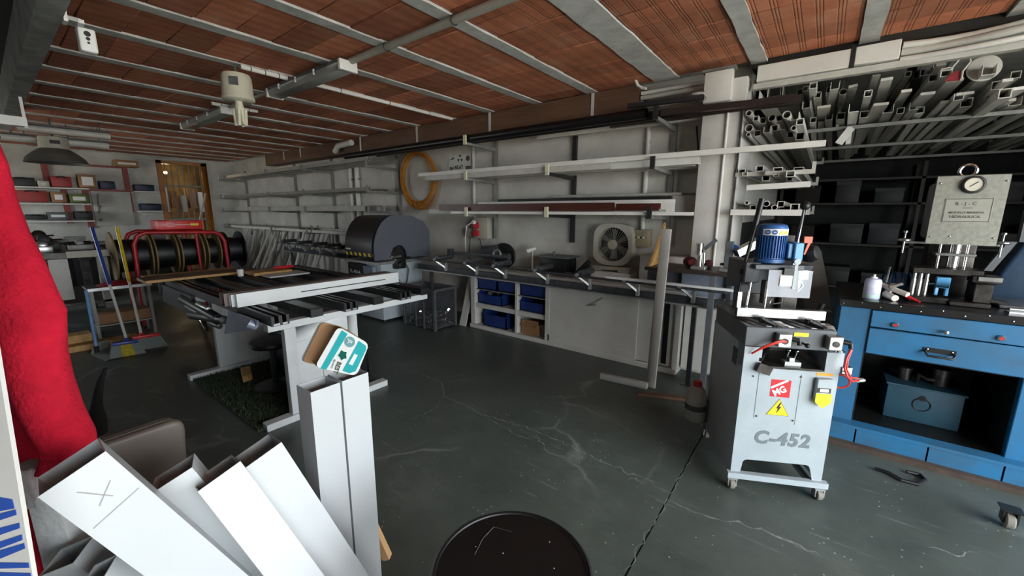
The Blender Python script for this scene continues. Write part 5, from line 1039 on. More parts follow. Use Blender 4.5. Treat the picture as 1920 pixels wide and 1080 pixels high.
tag(MB().pipe([P(1192,150,Y=4.2), P(1196,160,Y=4.2), P(1204,165,Y=4.2), P(1212,166,Y=4.2)], .014, 8).build('cable_stub', m_wp[2]), 'short white cable end curling from the ceiling above the beam end', 'cable')
tag(MB().pipe([(-1.12, 4.5, 2.45), (-1.08, 4.5, 2.2), (-1.03, 4.5, 2.0)], .009, 6).build('black_cable', MATS['black_cable']), 'black cable hanging on the wall left of the column', 'cable')
# deep shelves at the back of the alcove, their dimness put into near-black colours
t = thing('storage_shelves', 'dark storage shelves at the back of the alcove', 'shelves', (.9, 8.2, 0))
m_dsh = mat('shade_dark_shelf', '35342f', 0.7, var=0.15)
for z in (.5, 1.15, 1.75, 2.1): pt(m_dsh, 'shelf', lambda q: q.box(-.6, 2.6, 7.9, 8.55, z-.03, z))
for x in (-.6, 1.0, 2.57): pt(m_dsh, 'upright', lambda q: q.box(x, x+.04, 7.9, 7.94, 0, 2.3).box(x, x+.04, 8.5, 8.54, 0, 2.3))
m_dk3 = [mat('shade_dark_carton', '221d19', 0.85), mat('shade_grey_case', '1a1b1c', 0.6), mat('shade_teal_case', '151d21', 0.6)]  # cartons and cases coloured dark in place of the alcove's shade
k = 0
for z in (.5, 1.15, 1.75):
    for x in (-.4, .1, .55, 1.15, 1.65, 2.1):
        h = R.uniform(.18, .34); wd2 = R.uniform(.26, .40)
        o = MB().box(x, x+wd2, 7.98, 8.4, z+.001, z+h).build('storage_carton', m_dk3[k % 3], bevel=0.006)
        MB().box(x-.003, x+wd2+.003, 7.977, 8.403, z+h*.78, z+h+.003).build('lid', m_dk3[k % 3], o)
        tag(o, f'{ORD[k % 6]} carton from the left on the {("lowest", "middle", "upper")[k//6]} dark alcove shelf', 'carton', 'cartons in the dark alcove'); k += 1
# grey sheet leaning behind the router
tag(MB().prism([P(1490,470,Y=4.35), P(1540,470,Y=4.35), P(1572,640,Y=4.35), P(1520,640,Y=4.35)], (0,.03,0)).build('grey_board', mat('dusty_grey_panel', '6b6760', 0.7, var=0.12)), 'dusty grey board leaning in the gap between the router and the blue bench', 'board')
# ================================================================== far end: reels, benches, brooms, shelves, barred door
t = thing('cable_reel_stand', 'red tubular stand holding cable reels behind the assembly table', 'stand', (-7.5, 1.8, 0))
m_rfr = mat('red_stand_paint', 'b5232b', 0.4, var=0.1)
XF, XR = -7.35, -7.9
for x in (XF, XR):
    pt(m_rfr, 'frame', lambda q: q.pipe([(x,1.20,.02),(x,1.22,1.15),(x,1.27,1.26),(x,1.36,1.30),(x,2.14,1.28),(x,2.22,1.24),(x,2.27,1.14),(x,2.29,.02)],.028,10))
    pt(m_rfr, 'middle_post', lambda q: q.cyl((x,1.93,.02),(x,1.92,1.28),.02,n=10))
pt(m_rfr, 'crossbar', lambda q: q.box(XR,XF,1.18,1.22,.60,.64).box(XR,XF,2.27,2.31,.60,.64).box(XR,XF,1.2,1.24,.02,.06).box(XR,XF,2.27,2.31,.02,.06))
pt(m_steel, 'axle', lambda q: q.cyl((-7.62,1.02,.98),(-7.62,2.6,.98),.02,n=10))
m_osb = mat('reel_wood', '8a7448', 0.7, var=0.15); m_cab = mat('black_cable_wound', '0e0e0f', 0.45, var=0.3, scale=30, bump=0.4, bscale=60)
rl = [(1.02, 1.40, .33, m_osb, 'wooden reel of black cable at the left end of the red stand'), (1.43, 1.69, .31, m_osb, 'second reel of black cable from the left on the red stand'), (1.72, 2.0, .30, m_osb, 'third reel of black cable from the left on the red stand'), (2.04, 2.22, .29, m_osb, 'narrow reel of black cable inside the right end of the red stand'), (2.32, 2.56, .29, m_black, 'black plastic reel hanging outside the right end of the red stand')]
for y0, y1, r, m_, lab in rl:
    t = thing('cable_reel', lab, 'reel', (-7.62, (y0+y1)/2, .98-r), group='cable reels on the red stand')
    for y in (y0, y1-.018): pt(m_, 'flange', lambda q: q.lathe((-7.62,y,.98),(0,1,0),[(.024,0),(r,0),(r,.018),(.024,.018),(.024,0)],32))
    pt(m_cab, 'wound_cable', lambda q: q.lathe((-7.62,y0+.02,.98),(0,1,0),[(.03,0),(r*.66,0),(r*.69,.03),(r*.66,y1-y0-.05),(.03,y1-y0-.042),(.03,0)],28))
t = thing('red_case', 'red flat tool case with white drill outline on top of the reel stand', 'case', (-7.6, 1.75, 1.31))
pt(mat('bright_red_case', 'd2322f', 0.4, var=0.05), 'case', lambda q: q.box(-7.75,-7.36,1.50,2.02,1.33,1.46), bevel=0.01)
pt(m_paper, 'drill_outline', lambda q: q.pipe([(-7.358,1.55,1.40),(-7.358,1.60,1.40),(-7.358,1.60,1.425),(-7.358,1.67,1.425),(-7.358,1.69,1.40),(-7.358,1.67,1.375),(-7.358,1.60,1.375),(-7.358,1.60,1.40)],.004,5).box(-7.36,-7.357,1.69,1.86,1.397,1.403))
pt(m_yel, 'yellow_tag', lambda q: q.box(-7.36,-7.357,1.87,1.97,1.385,1.415))
# brooms and dustpan leaning on the trolley
def broom(label, grip, head, bristle, top, foot, headL, headR, lower):
    global t
    t = thing('broom', label, 'broom', tuple(foot), group='brooms')
    d = (top-foot); a = foot+d*.05
    pt(grip, 'upper_handle', lambda q: q.cyl(foot+d*.52, top, .017, n=10))
    pt(lower, 'lower_handle', lambda q: q.cyl(a, foot+d*.52, .0135, n=10))
    pt(head, 'head', lambda q: q.beam(headL+V(0,0,.135), headR+V(0,0,.135), .07, .035).cyl(foot+d*.02, foot+d*.09, .022, n=10), bevel=0.006)
    pt(bristle[0], 'bristles', lambda q: q.prism([headL+V(.03,0,.12), headR+V(.03,0,.12), headR+V(.10,.04,.002), headL+V(.10,-.04,.002)], (-.07,0,0)), smooth=False)
    if len(bristle) > 1:
        m1 = headL.lerp(headR, .30); m2 = headL.lerp(headR, .72)
        pt(bristle[1], 'bristles', lambda q: q.prism([m1+V(.034,0,.12), m2+V(.034,0,.12), m2+V(.104,.01,.002), m1+V(.104,-.01,.002)], (-.07,0,0)), smooth=False)
m_bb = mat('blue_broom_grip', '28408f', 0.4); m_yb = mat('yellow_broom_grip', 'd9b81f', 0.4); m_lb = mat('light_blue_handle', '6f9fd8', 0.4); m_bris = mat('grey_bristles', '8a938f', 0.9, var=0.3, scale=40, stretch=(8,8,1)); m_bry = mat('yellow_bristles', 'b7a62e', 0.9, var=0.2, scale=40)
broom('blue-handled broom with grey and yellow bristles leaning by the trolley', m_bb, m_bb, (m_bris, m_bry), P(172, 426, X=-6.75), P(243, 655, X=-6.05)+V(0,0,0), P(213, 668, X=-6.08), P(262, 660, X=-6.08), m_wp[0])
broom('yellow-handled broom with red head leaning by the trolley', m_yb, m_red, (m_bris,), P(219, 426, X=-6.75), P(269, 645, X=-6.12), P(252, 655, X=-6.14), P(303, 646, X=-6.14), m_wp[0])
t = thing('dustpan', 'grey long-handled dustpan with light blue stick on the floor', 'dustpan', (-6.4, .66, 0))
a, b_ = P(161, 545, X=-6.55), P(181, 652, X=-6.35)
pt(m_lb, 'stick', lambda q: q.cyl(b_, a, .014, n=10))
pt(mat('grey_dustpan', '8e968f', 0.5), 'pan', lambda q: q.prism([P(170,665,Z=.005),P(198,677,Z=.005),P(232,662,Z=.005),P(205,652,Z=.005)], (0,0,.008)).prism([P(170,665,Z=.005),P(205,652,Z=.005),P(205,652,Z=.005)+V(0,0,.10),P(180,660,Z=.005)+V(0,0,.10)], (-.008,0,0)).prism([P(205,652,Z=.005),P(232,662,Z=.005),P(212,654,Z=.005)+V(0,0,.08)], (0,.006,0)))
pt(m_black, 'joint', lambda q: q.cyl(b_-V(0,0,.05), b_+V(0,0,.02), .02, n=10))
# small metal trolley behind the brooms
t = thing('metal_trolley', 'small grey metal trolley table with a red cloth, behind the brooms', 'trolley', (-7.0, .95, 0))
pt(m_grey, 'top', lambda q: q.box(-7.25,-6.83,.66,1.24,.645,.675), bevel=0.003, seg=1)
pt(m_alu, 'edge', lambda q: q.box(-6.832,-6.822,.66,1.24,.645,.68))
for x in (-7.22, -6.87):
    for y in (.69, 1.21): pt(m_rack, 'leg', lambda q: q.box(x-.015,x+.015,y-.015,y+.015,0,.645))
pt(m_rack, 'lower_shelf', lambda q: q.box(-7.24,-6.85,.68,1.22,.20,.215))
tag(MB().lathe((-7.03,.95,.676),(0,0,1),[(0,.05),(.1,.045),(.17,.02),(.2,.0)],14).build('red_cloth', mat('crimson_cloth', 'a51f30', 0.85, bump=0.3)), 'red cloth lying on the metal trolley', 'cloth')
for k, (x0, x1, y0, y1, z0, z1, lab) in enumerate(((-6.78, -6.62, .35, 1.0, .0, .07, 'pale wooden block on the floor beside the trolley'), (-7.2, -6.9, .72, 1.2, .216, .34, 'brown carton on the trolley lower shelf'), (-6.98,-6.78,.28,.62,.0,.16,'wooden crate end on the floor by the dark bench'))):
    tag(MB().box(x0,x1,y0,y1,z0,z1).build('wood_piece', m_wood if k != 1 else m_card, bevel=0.003, seg=1), lab, 'wood' if k != 1 else 'carton')
# dark work bench along the left of the far end
t = thing('work_bench', 'dark cluttered steel work bench with pale end post at the far left', 'workbench', (-8.5, .6, 0))
pt(m_dsteel, 'top', lambda q: q.box(-9.6,-7.75,.15,1.05,.98,1.06), bevel=0.004, seg=1)
pt(m_fan, 'front_edge', lambda q: q.box(-7.75,-7.73,.62,1.05,.985,1.07))
for x in (-9.5, -7.85):
    for y in (.25, .95): pt(m_rack if x > -8 else m_dsteel, 'leg', lambda q: q.box(x-.05,x+.05,y-.05,y+.05,0,.98))
pt(m_dsteel, 'lower_shelf', lambda q: q.box(-9.55,-7.8,.2,1.0,.35,.38))
pt(m_kab, 'end_post', lambda q: q.box(-7.74,-7.70,.45,.62,.45,.98))
items = [(-7.95,.45,.20,.14,'grey steel vice on the left bench',m_steel),(-8.2,.8,.30,.12,'dull grey casting on the left bench',m_rack),(-8.5,.5,.34,.18,'dark toolbox on the left bench',m_rackb),(-8.8,.85,.25,.10,'pale tray of fittings on the left bench',m_wp[1]),(-9.2,.5,.30,.22,'dark crate at the rear of the left bench',m_dsteel)]
for x, y, s, h, lab, m_ in items:
    t = thing('bench_item', lab, 'tool', (x, y, 1.06))
    t.name = lab.split(' ')[1]+'_'+lab.split(' ')[2] if False else 'bench_tool'; WM[t.name] = Matrix.Translation(Vector((x,y,1.06)))
    pt(m_, 'body', lambda q: q.box(x-s/2,x+s/2,y-s*.4,y+s*.4,1.061,1.061+h*.6).cyl((x-s*.3,y,1.061+h*.6),(x+s*.3,y,1.061+h*.8),h*.35,n=12), bevel=0.008)
    pt(m_dsteel, 'handle', lambda q: q.cyl((x+s*.2,y-s*.5,1.061+h*.7),(x+s*.2,y+s*.5,1.061+h*.75),.012,n=8))
# shelving on the far wall: red uprights, white boards, boxes
FX = FARX
m_upr = mat('red_upright_paint', '8d3a30', 0.55, var=0.12); m_shelfw = mat('white_shelf_board', 'cfcdc6', 0.6, var=0.05)
def fz(y): return P(100, y, X=FX+.35).z
def fy(x, y=380): return P(x, y, X=FX+.35).y
t = thing('shelf_unit', 'wall shelving with red uprights and white boards on the far wall', 'shelving', (FX+.2, 1.2, 1.3))
for x, ya, yb_ in ((100, 290, 352), (168, 350, 430), (250, 303, 398), (128, 352, 420)): pt(m_upr, 'upright', lambda q: q.box(FX+.01, FX+.05, fy(x)-.05, fy(x)+.05, fz(yb_), fz(ya)))
for x0, x1, y in ((0, 172, 351), (0, 170, 381), (30, 172, 414), (255, 300, 353), (260, 303, 395), (172, 252, 352)): pt(m_shelfw if y != 352 else m_upr, 'shelf', lambda q: q.box(FX+.01, FX+.38, fy(x0), fy(x1), fz(y)-.03, fz(y)))
pt(m_upr, 'top_rail', lambda q: q.box(FX+.01, FX+.05, fy(130), fy(245), fz(304)-.02, fz(304)+.02))
m_navyb = mat('navy_plastic_case', '1c2440', 0.5, var=0.1); m_rbox = mat('red_plastic_case', '9c2f2c', 0.5, var=0.1); m_green = mat('green_carton', '5d6f35', 0.7, var=0.12)
boxes = [(22,74,335,351,m_rackb,'black tool case on the top far shelf at the left edge'),(78,100,340,351,m_fan,'small pale carton beside the black case on the top far shelf'),(104,142,330,350,m_rbox,'red tool case with a handle on the top far shelf'),(155,188,324,350,m_card,'brown carton with open flaps on the top far shelf'),(194,222,335,351,m_navyb,'navy case on the red-railed part of the top far shelf'),(33,92,358,379,m_rbox,'long red case on the second far shelf'),(98,126,360,379,m_card,'brown carton on the second far shelf'),(132,168,363,380,m_green,'green and white carton on the second far shelf'),(42,80,402,412,m_rackb,'dark power tool on the third far shelf at the left'),(84,124,398,412,m_grey,'grey power tool in the middle of the third far shelf'),(136,170,396,412,m_rackb,'black case at the right end of the third far shelf'),(258,294,339,352,m_navyb,'navy parts bin on the upper bracket by the barred door'),(264,302,379,394,m_navyb,'navy parts bin on the lower bracket by the barred door'),(228,272,290,304,m_card,'brown carton on the top rail near the barred door')]
for k, (x0, x1, ya, yb_, m_, lab) in enumerate(boxes):
    y0_, y1_, z0_, z1_ = fy(x0), fy(x1), fz(yb_)+.002, fz(ya)
    o = MB().box(FX+.08, FX+.34, y0_, y1_, z0_, z1_).build('tool_case' if m_ not in (m_card, m_green, m_fan) else 'carton', m_, bevel=0.008); tag(o, lab, 'case' if m_ not in (m_card, m_green, m_fan) else 'carton')
    if m_ in (m_rbox, m_rackb, m_navyb): MB().pipe([(FX+.345,y0_+(y1_-y0_)*.3,z1_-.03),(FX+.37,y0_+(y1_-y0_)*.35,z1_-.01),(FX+.37,y0_+(y1_-y0_)*.65,z1_-.01),(FX+.345,y0_+(y1_-y0_)*.7,z1_-.03)],.012,6).build('handle', m_black, o)
    else: MB().box(FX+.34, FX+.344, y0_+.05, y1_-.05, z0_+.05, z1_-.05).build('label_patch', m_paper, o)
# grey panel with cables right of the shelves
t = thing('flat_cupboard', 'flat pale grey cupboard on the far wall between the shelves and the door', 'cupboard', (FX+.1, 2.1, 1.2))
pt(m_farw, 'door', lambda q: q.box(FX+.005, FX+.06, fy(178), fy(252), fz(425), fz(354)), bevel=0.006)
pt(m_rack, 'latch', lambda q: q.cyl((FX+.07,fy(186),fz(400)),(FX+.07,fy(190),fz(360)),.015,n=8).sphere((FX+.08,fy(189),fz(386)),.03,8).sphere((FX+.08,fy(187),fz(413)),.03,8))
# barred door
dr = thing('barred_door', 'orange-framed wooden door with vertical steel bars in the far wall', 'door', (FX, (DY0+DY1)/2, 0)); t = dr
m_orw = mat('varnished_orange_wood', 'a8661f', 0.45, var=0.15, scale=5)
pt(m_orw, 'frame', lambda q: q.box(FX-.1,FX+.04,DY0-.08,DY0+.02,0,DZ1).box(FX-.1,FX+.04,DY1-.1,DY1+.03,0,DZ1).box(FX-.1,FX+.04,DY0-.08,DY1+.03,DZ1-.08,DZ1), bevel=0.004, seg=1)
for k in range(7):
    y = DY0+.09+k*(DY1-DY0-.2)/6; pt(m_rack, 'bar', lambda q: q.cyl((FX-.04,y,.1),(FX-.04,y,DZ1-.08),.012,n=8))
pt(m_rack, 'cross_rail', lambda q: q.box(FX-.055,FX-.03,DY0,DY1-.08,1.35,1.40).box(FX-.055,FX-.03,DY0,DY1-.08,2.2,2.24))
tag(MB().beam((FX+.30,DY1-.75,.01),(FX+.07,DY1-.08,2.05),.03,.03).build('door_brace', m_wp[1]), 'pale diagonal stick leaning across the barred door', 'stick')
for k in range(5):
    y = DY0+.05+k*.2; tag(MB().box(FX-1.0,FX-.6,y,y+.15,1.6+.1*(k % 2),2.2-.1*(k % 3)).box(FX-1.02,FX-.58,y-.01,y+.16,1.56+.1*(k % 2),1.6+.1*(k % 2)).build('back_room_carton', (m_wp[0], m_orw, m_fan, m_card, m_wp[2])[k], bevel=0.004, seg=1), f'{ORD[k]} carton from the left seen through the bars of the far door', 'carton', 'cartons in the back room')
tag(MB().box(FX-1.1,FX-.5,DY0-.1,DY1+.1,1.50,1.54).box(FX-1.1,FX-1.06,DY0-.1,DY0-.06,0,1.5).box(FX-1.1,FX-1.06,DY1+.06,DY1+.1,0,1.5).box(FX-.54,FX-.5,DY0-.1,DY0-.06,0,1.5).box(FX-.54,FX-.5,DY1+.06,DY1+.1,0,1.5).build('back_room_table', m_orw), 'brown table with cartons behind the barred far door', 'table')
# lower dark clutter at the far end
clut = [(-12.3,1.2,.9,1.0,.9,m_rackb,'dark cabinet standing under the far shelves at the left'),(-11.9,2.4,.8,.7,1.0,m_dsteel,'dark machine body under the far cupboard'),(-10.8,.5,.8,.8,1.05,m_rackb,'dark machine standing before the far shelves'),(-10.3,3.0,.7,.6,.75,m_grey,'grey trolley box behind the reel stand')]
for x, y, sx_, sy_, h, m_, lab in clut:
    t = thing('floor_cabinet', lab, 'cabinet', (x, y, 0))
    pt(m_, 'body', lambda q: q.box(x-sx_/2,x+sx_/2,y-sy_/2,y+sy_/2,.06,h), bevel=0.012)
    pt(m_, 'plinth', lambda q: q.box(x-sx_/2+.04,x+sx_/2-.04,y-sy_/2+.04,y+sy_/2-.04,0,.06))
    pt(m_rack, 'top_tray', lambda q: q.box(x-sx_/2,x+sx_/2,y-sy_/2,y+sy_/2,h,h+.03).box(x-.1,x+.1,y-.2,y+.1,h+.03,h+.16))
    pt(m_steel, 'handle', lambda q: q.cyl((x+sx_/2+.02,y-.1,h*.7),(x+sx_/2+.02,y+.1,h*.7),.012,n=8))

# bare bulb lighting the back room behind the bars
t = thing('back_room_bulb', 'bare bulb glowing behind the barred far door', 'bulb', (FX-1.3, 3.3, 2.6))
mb_ = bpy.data.materials.new('glowing_bulb'); mb_.use_nodes = True; pb_ = mb_.node_tree.nodes['Principled BSDF']; pb_.inputs['Emission Color'].default_value = (1, .78, .45, 1); pb_.inputs['Emission Strength'].default_value = 8
pt(mb_, 'glass', lambda q: q.sphere((FX-1.3, 3.3, 2.62), .04, 12))
pt(m_black, 'cord', lambda q: q.cyl((FX-1.3, 3.3, 2.66), (FX-1.3, 3.3, CEIL+.04), .006, n=6))
lb_ = bpy.data.lights.new('back_room_light', 'POINT'); lb_.energy = 5; lb_.color = (1, .78, .45); lb_.shadow_soft_size = .06
lo_ = bpy.data.objects.new('back_room_light', lb_); COL.objects.link(lo_); lo_.location = (FX-1.3, 3.3, 2.52)
# ================================================================== foreground
def D(x, y, d):
    """point seen at (x, y), d metres ahead of the lens"""
    return CAMP + ray(x, y)*d
m_tube = mat('white_lacquered_tube', 'b3b7b9', 0.38, var=0.015, scale=3)
GT = 'white rectangular tubes in the foreground'
# two tubes standing upright
for k, (x0, x1, y0, y1, zt, lab) in enumerate(((-1.402, -1.302, .592, .697, 1.0, 'left one of two white tubes standing upright side by side'), (-1.398, -1.298, .703, .808, 1.003, 'right one of two white tubes standing upright, under the teal carton'))):
    o = MB().rtube(((x0+x1)/2, (y0+y1)/2, 0.001), ((x0+x1)/2, (y0+y1)/2, zt), y1-y0, x1-x0, .0025, up=(1,0,0)).build('white_tube', m_tube, smooth=False); tag(o, lab, 'tube', GT)
# fanned tubes leaning to the left; their feet stand on the floor further right
m_pencil = mat('pencil_line', '9a9a98', 0.7)
def lean(A, B, E, d, qb, qe, axc, wid, depth, lab):
    a, b_, e_ = D(*A, d), D(*B, d*qb), D(*E, d*qe); ax = (RGT*axc[0]+DWN*axc[1]+FWD*axc[2]).normalized()
    wv = (b_-a); wv = (wv-ax*wv.dot(ax)).normalized(); nv = e_-a; nv = (nv-ax*nv.dot(ax)-wv*nv.dot(wv)).normalized()
    T = a+wv*wid/2; c0 = T+nv*depth/2
    drop = wid/2*abs(wv.z)+depth/2*abs(nv.z)
    c1 = c0+ax*((c0.z-drop-.002)/-ax.z)
    o = MB().rtube(c0, c1, wid, depth, .0025, up=nv).build('white_tube', m_tube, smooth=False); tag(o, lab, 'tube', GT)
    return o, T, ax, wv, nv
o, T, ax, wv, nv = lean((70.6,932.2), (197.8,846.1), (69.2,898), .74, 1.092, 1.10, (.339,.84,.423), .105, .112, 'nearest slanting white tube, with a pencilled cross below its open end')
wid = .105
for (u0, v0, u1, v1) in ((-.16, .035, .10, .085), (-.12, .085, .24, .055), (-.40, .115, .42, .105)):
    f0 = T+wv*wid*u0+ax*v0-nv*.0006; f1 = T+wv*wid*u1+ax*v1-nv*.0006
    MB().beam(f0, f1, .0022, .0008, up=nv).build('pencil_mark', m_pencil, o)
lean((280,928), (345.8,888.9), (258,898), .965, 1.04, 1.09, (.40,.87,.28), .092, .11, 'narrow slanting white tube between the nearest one and the middle of the fan')
lean((370.8,921.7), (450,864.7), (351.4,891), .98, 1.068, 1.10, (.417,.879,.229), .10, .115, 'slanting white tube in the middle of the fan, left of the rearmost slanting one')
lean((460.6,877), (526.4,829.4), (436,852.8), 1.10, 1.059, 1.093, (.333,.893,.304), .10, .115, 'rearmost slanting white tube, nearest the upright pair')
lean((137,1056), (196,1020), (122,1005), .90, 1.08, 1.10, (.30,.84,.45), .065, .08, 'white tube poking out low beneath the nearest slanting tube')
lean((196,1080), (238,1062), (185,1062), .86, 1.06, 1.08, (.30,.84,.45), .05, .05, 'small white tube end at the bottom edge beneath the nearest slanting tube')
lean((118,1018), (172,985), (112,1000), 1.0, 1.08, 1.10, (.30,.84,.45), .07, .05, 'short white tube behind the low ones under the nearest slanting tube')
# teal and white carton sleeve perched on the upright tubes
C0 = D(643, 657, 1.47); U, W_ = RGT.copy(), -DWN.copy(); NB = -FWD
t = thing('carton_sleeve', 'open cardboard sleeve with white and teal print balanced on the upright tubes', 'carton', tuple(D(640, 700, 1.47)))
pxm = 1.47/FPX
def CP(x, y, off=0.0): return C0 + U*((x-643)*pxm) + W_*(-(y-657)*pxm) + FWD*off
def rounded(pts, rad, n=5):
    out = []; k = len(pts)
    for i in range(k):
        p, a, b_ = Vector(pts[i]), Vector(pts[i-1]), Vector(pts[(i+1) % k]); u = (a-p).normalized(); v = (b_-p).normalized()
        s, e = p+u*rad, p+v*rad
        for j in range(n+1):
            tt = j/n; out.append(s*(1-tt)**2+p*2*tt*(1-tt)+e*tt**2)
    return out
fr = [(634, 612), (692, 645), (668, 705), (590, 688)]
m_whitec = mat('glossy_white_carton', 'eef2f1', 0.35, var=0.02); m_teal = mat('teal_print', '35b3b8', 0.35, var=0.04); m_brc = mat('kraft_inside', 'b98f68', 0.75, var=0.08); m_greyc = mat('grey_board_back', '8b8d88', 0.7, var=0.06)
pan = pt(m_whitec, 'front_panel', lambda q: q.prism(rounded([CP(*p) for p in fr], .022), FWD*.003), smooth=False)
bk = [(589, 606), (636, 618), (602, 694), (550, 684)]
off = .06
pt(m_brc, 'back_panel', lambda q: q.prism(rounded([CP(*p, off) for p in bk], .022), FWD*.002), smooth=False)
pt(m_greyc, 'outer_back', lambda q: q.prism(rounded([CP(p[0]-5, p[1]-1, off+.004) for p in bk], .022), FWD*.004), smooth=False)
pt(m_brc, 'bottom_fold', lambda q: q.add([CP(594,688), CP(668,704), CP(640,700,off), CP(568,681,off)], [(0,1,2,3)]).add([CP(634,612)+FWD*.003, CP(598,612,off), CP(640,622,off), CP(690,645)+FWD*.003], [(0,1,2,3)]), smooth=False)
def band(name, m, poly, dz=.0008): return MB().prism([CP(*p, -dz) for p in poly], FWD*dz*.8).build(name, m, pan)
band('print_band', m_teal, [(641, 619), (652, 626), (612, 693), (601, 691)])
band('print_band', m_teal, [(673, 639), (686, 648), (687, 655), (667, 696), (655, 700), (642, 695)])
band('print_window', m_whitec, [(665, 663), (671, 666), (661, 685), (654, 682)], .0014)
cpt = CP(656, 641, -.0014)
MB().cyl(cpt, cpt+FWD*.0008, 10*pxm, n=20).build('print_disc', mat('grey_teal_print', '7fb0b4', 0.4), pan)
gem = mat('dark_green_print', '1f6b60', 0.4)
MB().prism([CP(643+9*math.cos(a)*(1 if k % 2 else .7), 666+10*math.sin(a)*(1 if k % 2 else .7), -.0014) for k, a in enumerate([2*PI*j/10 for j in range(10)])], FWD*.0006).build('print_emblem', gem, pan)
exv = (CP(622, 692)-CP(637, 678)).normalized(); ey_ = (CP(650, 690)-CP(630, 678)).normalized()
rd = (CP(632, 700)-CP(640, 680)).normalized(); ru = rd.cross(NB).normalized()*-1
text('print_lettering', 'BEST', m_dink, pan, CP(634, 677, -.0016), rd, NB.cross(rd), .022, .0003, bold=.0006)
text('print_lettering', 'JL', m_whitec, pan, CP(655, 636, -.003), rd, NB.cross(rd), .022, .0003, bold=.0004)
text('print_lettering', 'SEATING', m_dink, pan, CP(627, 673, -.0016), rd, NB.cross(rd), .009, .0003)
# white panel with blue stripes at the left edge, foam block beside it
hx = V(RGT.x, RGT.y, 0).normalized(); hf = V(FWD.x, FWD.y, 0).normalized()
pl_, pu_ = D(62, 1085, .60), D(-6, 670, .62); dl_ = (pu_-pl_).normalized()
e = pl_-dl_*(pl_.z/dl_.z); top_ = e+dl_*((1.62)/dl_.z)
t = thing('striped_board', 'tall white board with blue slanted stripes at the left edge', 'board', tuple(e-hx*.15))
m_pan = mat('white_card_board', 'c4c2be', 0.6, var=0.03)
sl = pt(m_pan, 'board', lambda q: q.prism([e, e-hx*.32, top_-hx*.32, top_], hf*.006), smooth=False)
pn_ = hx.cross(dl_).normalized()
if pn_.dot(FWD) < 0: pn_ = -pn_
m_bl = mat('blue_print', '2a4da0', 0.5, var=0.04)
def onp(x, y):
    v = ray(x, y); s = ((e-CAMP).dot(pn_))/v.dot(pn_); return CAMP+v*s-pn_*.001
for quad in (((-20,928),(24,936),(28,953),(-20,962)), ((-20,968),(30,955),(32,965),(-20,982)), ((-20,995),(37,980),(38,990),(-20,1010)), ((-20,1022),(42,1002),(43,1012),(-20,1036)), ((-20,1038),(46,1018),(48,1028),(-20,1056)), ((-20,1054),(54,1055),(56,1064),(-20,1066)), ((-20,1072),(58,1074),(60,1086),(-20,1086))):
    pt(m_bl, 'stripe', lambda q: q.prism([onp(*p) for p in quad], pn_*.0008), sl)
f0 = D(52, 960, .96); f1 = D(116, 960, .96); f0.z = f1.z = 0
t = thing('foam_block', 'rough white polystyrene block standing beside the striped board', 'foam', tuple(f0))
m_foam = mat('polystyrene', 'dde1e2', 0.7, var=0.05, scale=20, bump=0.3, bscale=60)
zt_ = D(90, 940, .96).z
pt(m_foam, 'slab', lambda q: q.prism([f0, f1, f1+V(0,0,zt_), f0+V(0,0,zt_+.015)], hf*.08), bevel=0.006)
zt2 = D(60, 872, .96).z
pt(mat('shaded_wrapped_foam', 'b9aeb0', 0.6, var=0.15, scale=14, bump=0.6, bscale=30), 'wrapped_top', lambda q: q.prism([f0-hx*.03+V(0,0,zt_-.02), f0+hx*.03+V(0,0,zt_-.02), f0+hx*.025+V(0,0,zt2), f0-hx*.03+V(0,0,zt2)], hf*.05), bevel=0.005)  # pinkish grey of the wrapped top has its shade mixed in
# red fleece hanging at the left
def loft(secs, n=28, wob=0.0):
    q = MB(); vs = []; k = len(secs)
    for (c, rw, rd_) in secs:
        for i in range(n):
            a = 2*PI*i/n; s = 1+wob*math.sin(3*a+c.z*9)+wob*.6*math.sin(5*a-c.z*14)
            vs.append(c+hx*(rw*s*math.cos(a))+hf*(rd_*s*math.sin(a)))
    fs = [(i*n+j, i*n+(j+1) % n, (i+1)*n+(j+1) % n, (i+1)*n+j) for i in range(k-1) for j in range(n)]
    fs += [tuple(range(n))[::-1], tuple(range((k-1)*n, k*n))]
    return q.add(vs, fs)
m_fleece = mat('red_fleece', 'c01a32', 0.95, var=0.12, scale=14, bump=0.5, bscale=120, spec=0.2)
t = thing('fleece_jacket', 'red fleece jacket hanging at the left edge above the slanting tubes', 'jacket', tuple(D(60, 1060, 1.0)))
edge = [(-50, 240), (-14, 262), (6, 305), (22, 370), (42, 435), (66, 490), (88, 545), (108, 585), (110, 615), (112, 665), (120, 720), (136, 775), (158, 822), (163, 845), (155, 868)]
secs = []
for i, (xr, y) in enumerate(edge):
    wpx = 155 if y < 560 else max(62, 155-(y-560)*.36); d = .98
    secs.append((D(xr-wpx/2*1.0, y, d), wpx/2*d/FPX, .055))
pt(m_fleece, 'sleeve', lambda q: setattr(q, 'v', loft(secs, wob=.05).v) or setattr(q, 'f', loft(secs, wob=.05).f), smooth=True)
edge2 = [(-60, 420), (-32, 520), (-8, 600), (22, 680), (58, 760), (92, 830), (108, 875), (110, 940), (115, 1010), (118, 1100), (122, 1250)]
secs2 = [(D(xr-85, y, 1.08), 85*1.08/FPX, .06) for xr, y in edge2]
for k in range(1, 4):
    c = secs2[-1][0].copy(); c.z = max(.02, c.z-.3); secs2.append((c, secs2[-1][1]*.98, .06))
pt(m_fleece, 'body', lambda q: setattr(q, 'v', loft(secs2, wob=.06).v) or setattr(q, 'f', loft(secs2, wob=.06).f), smooth=True)
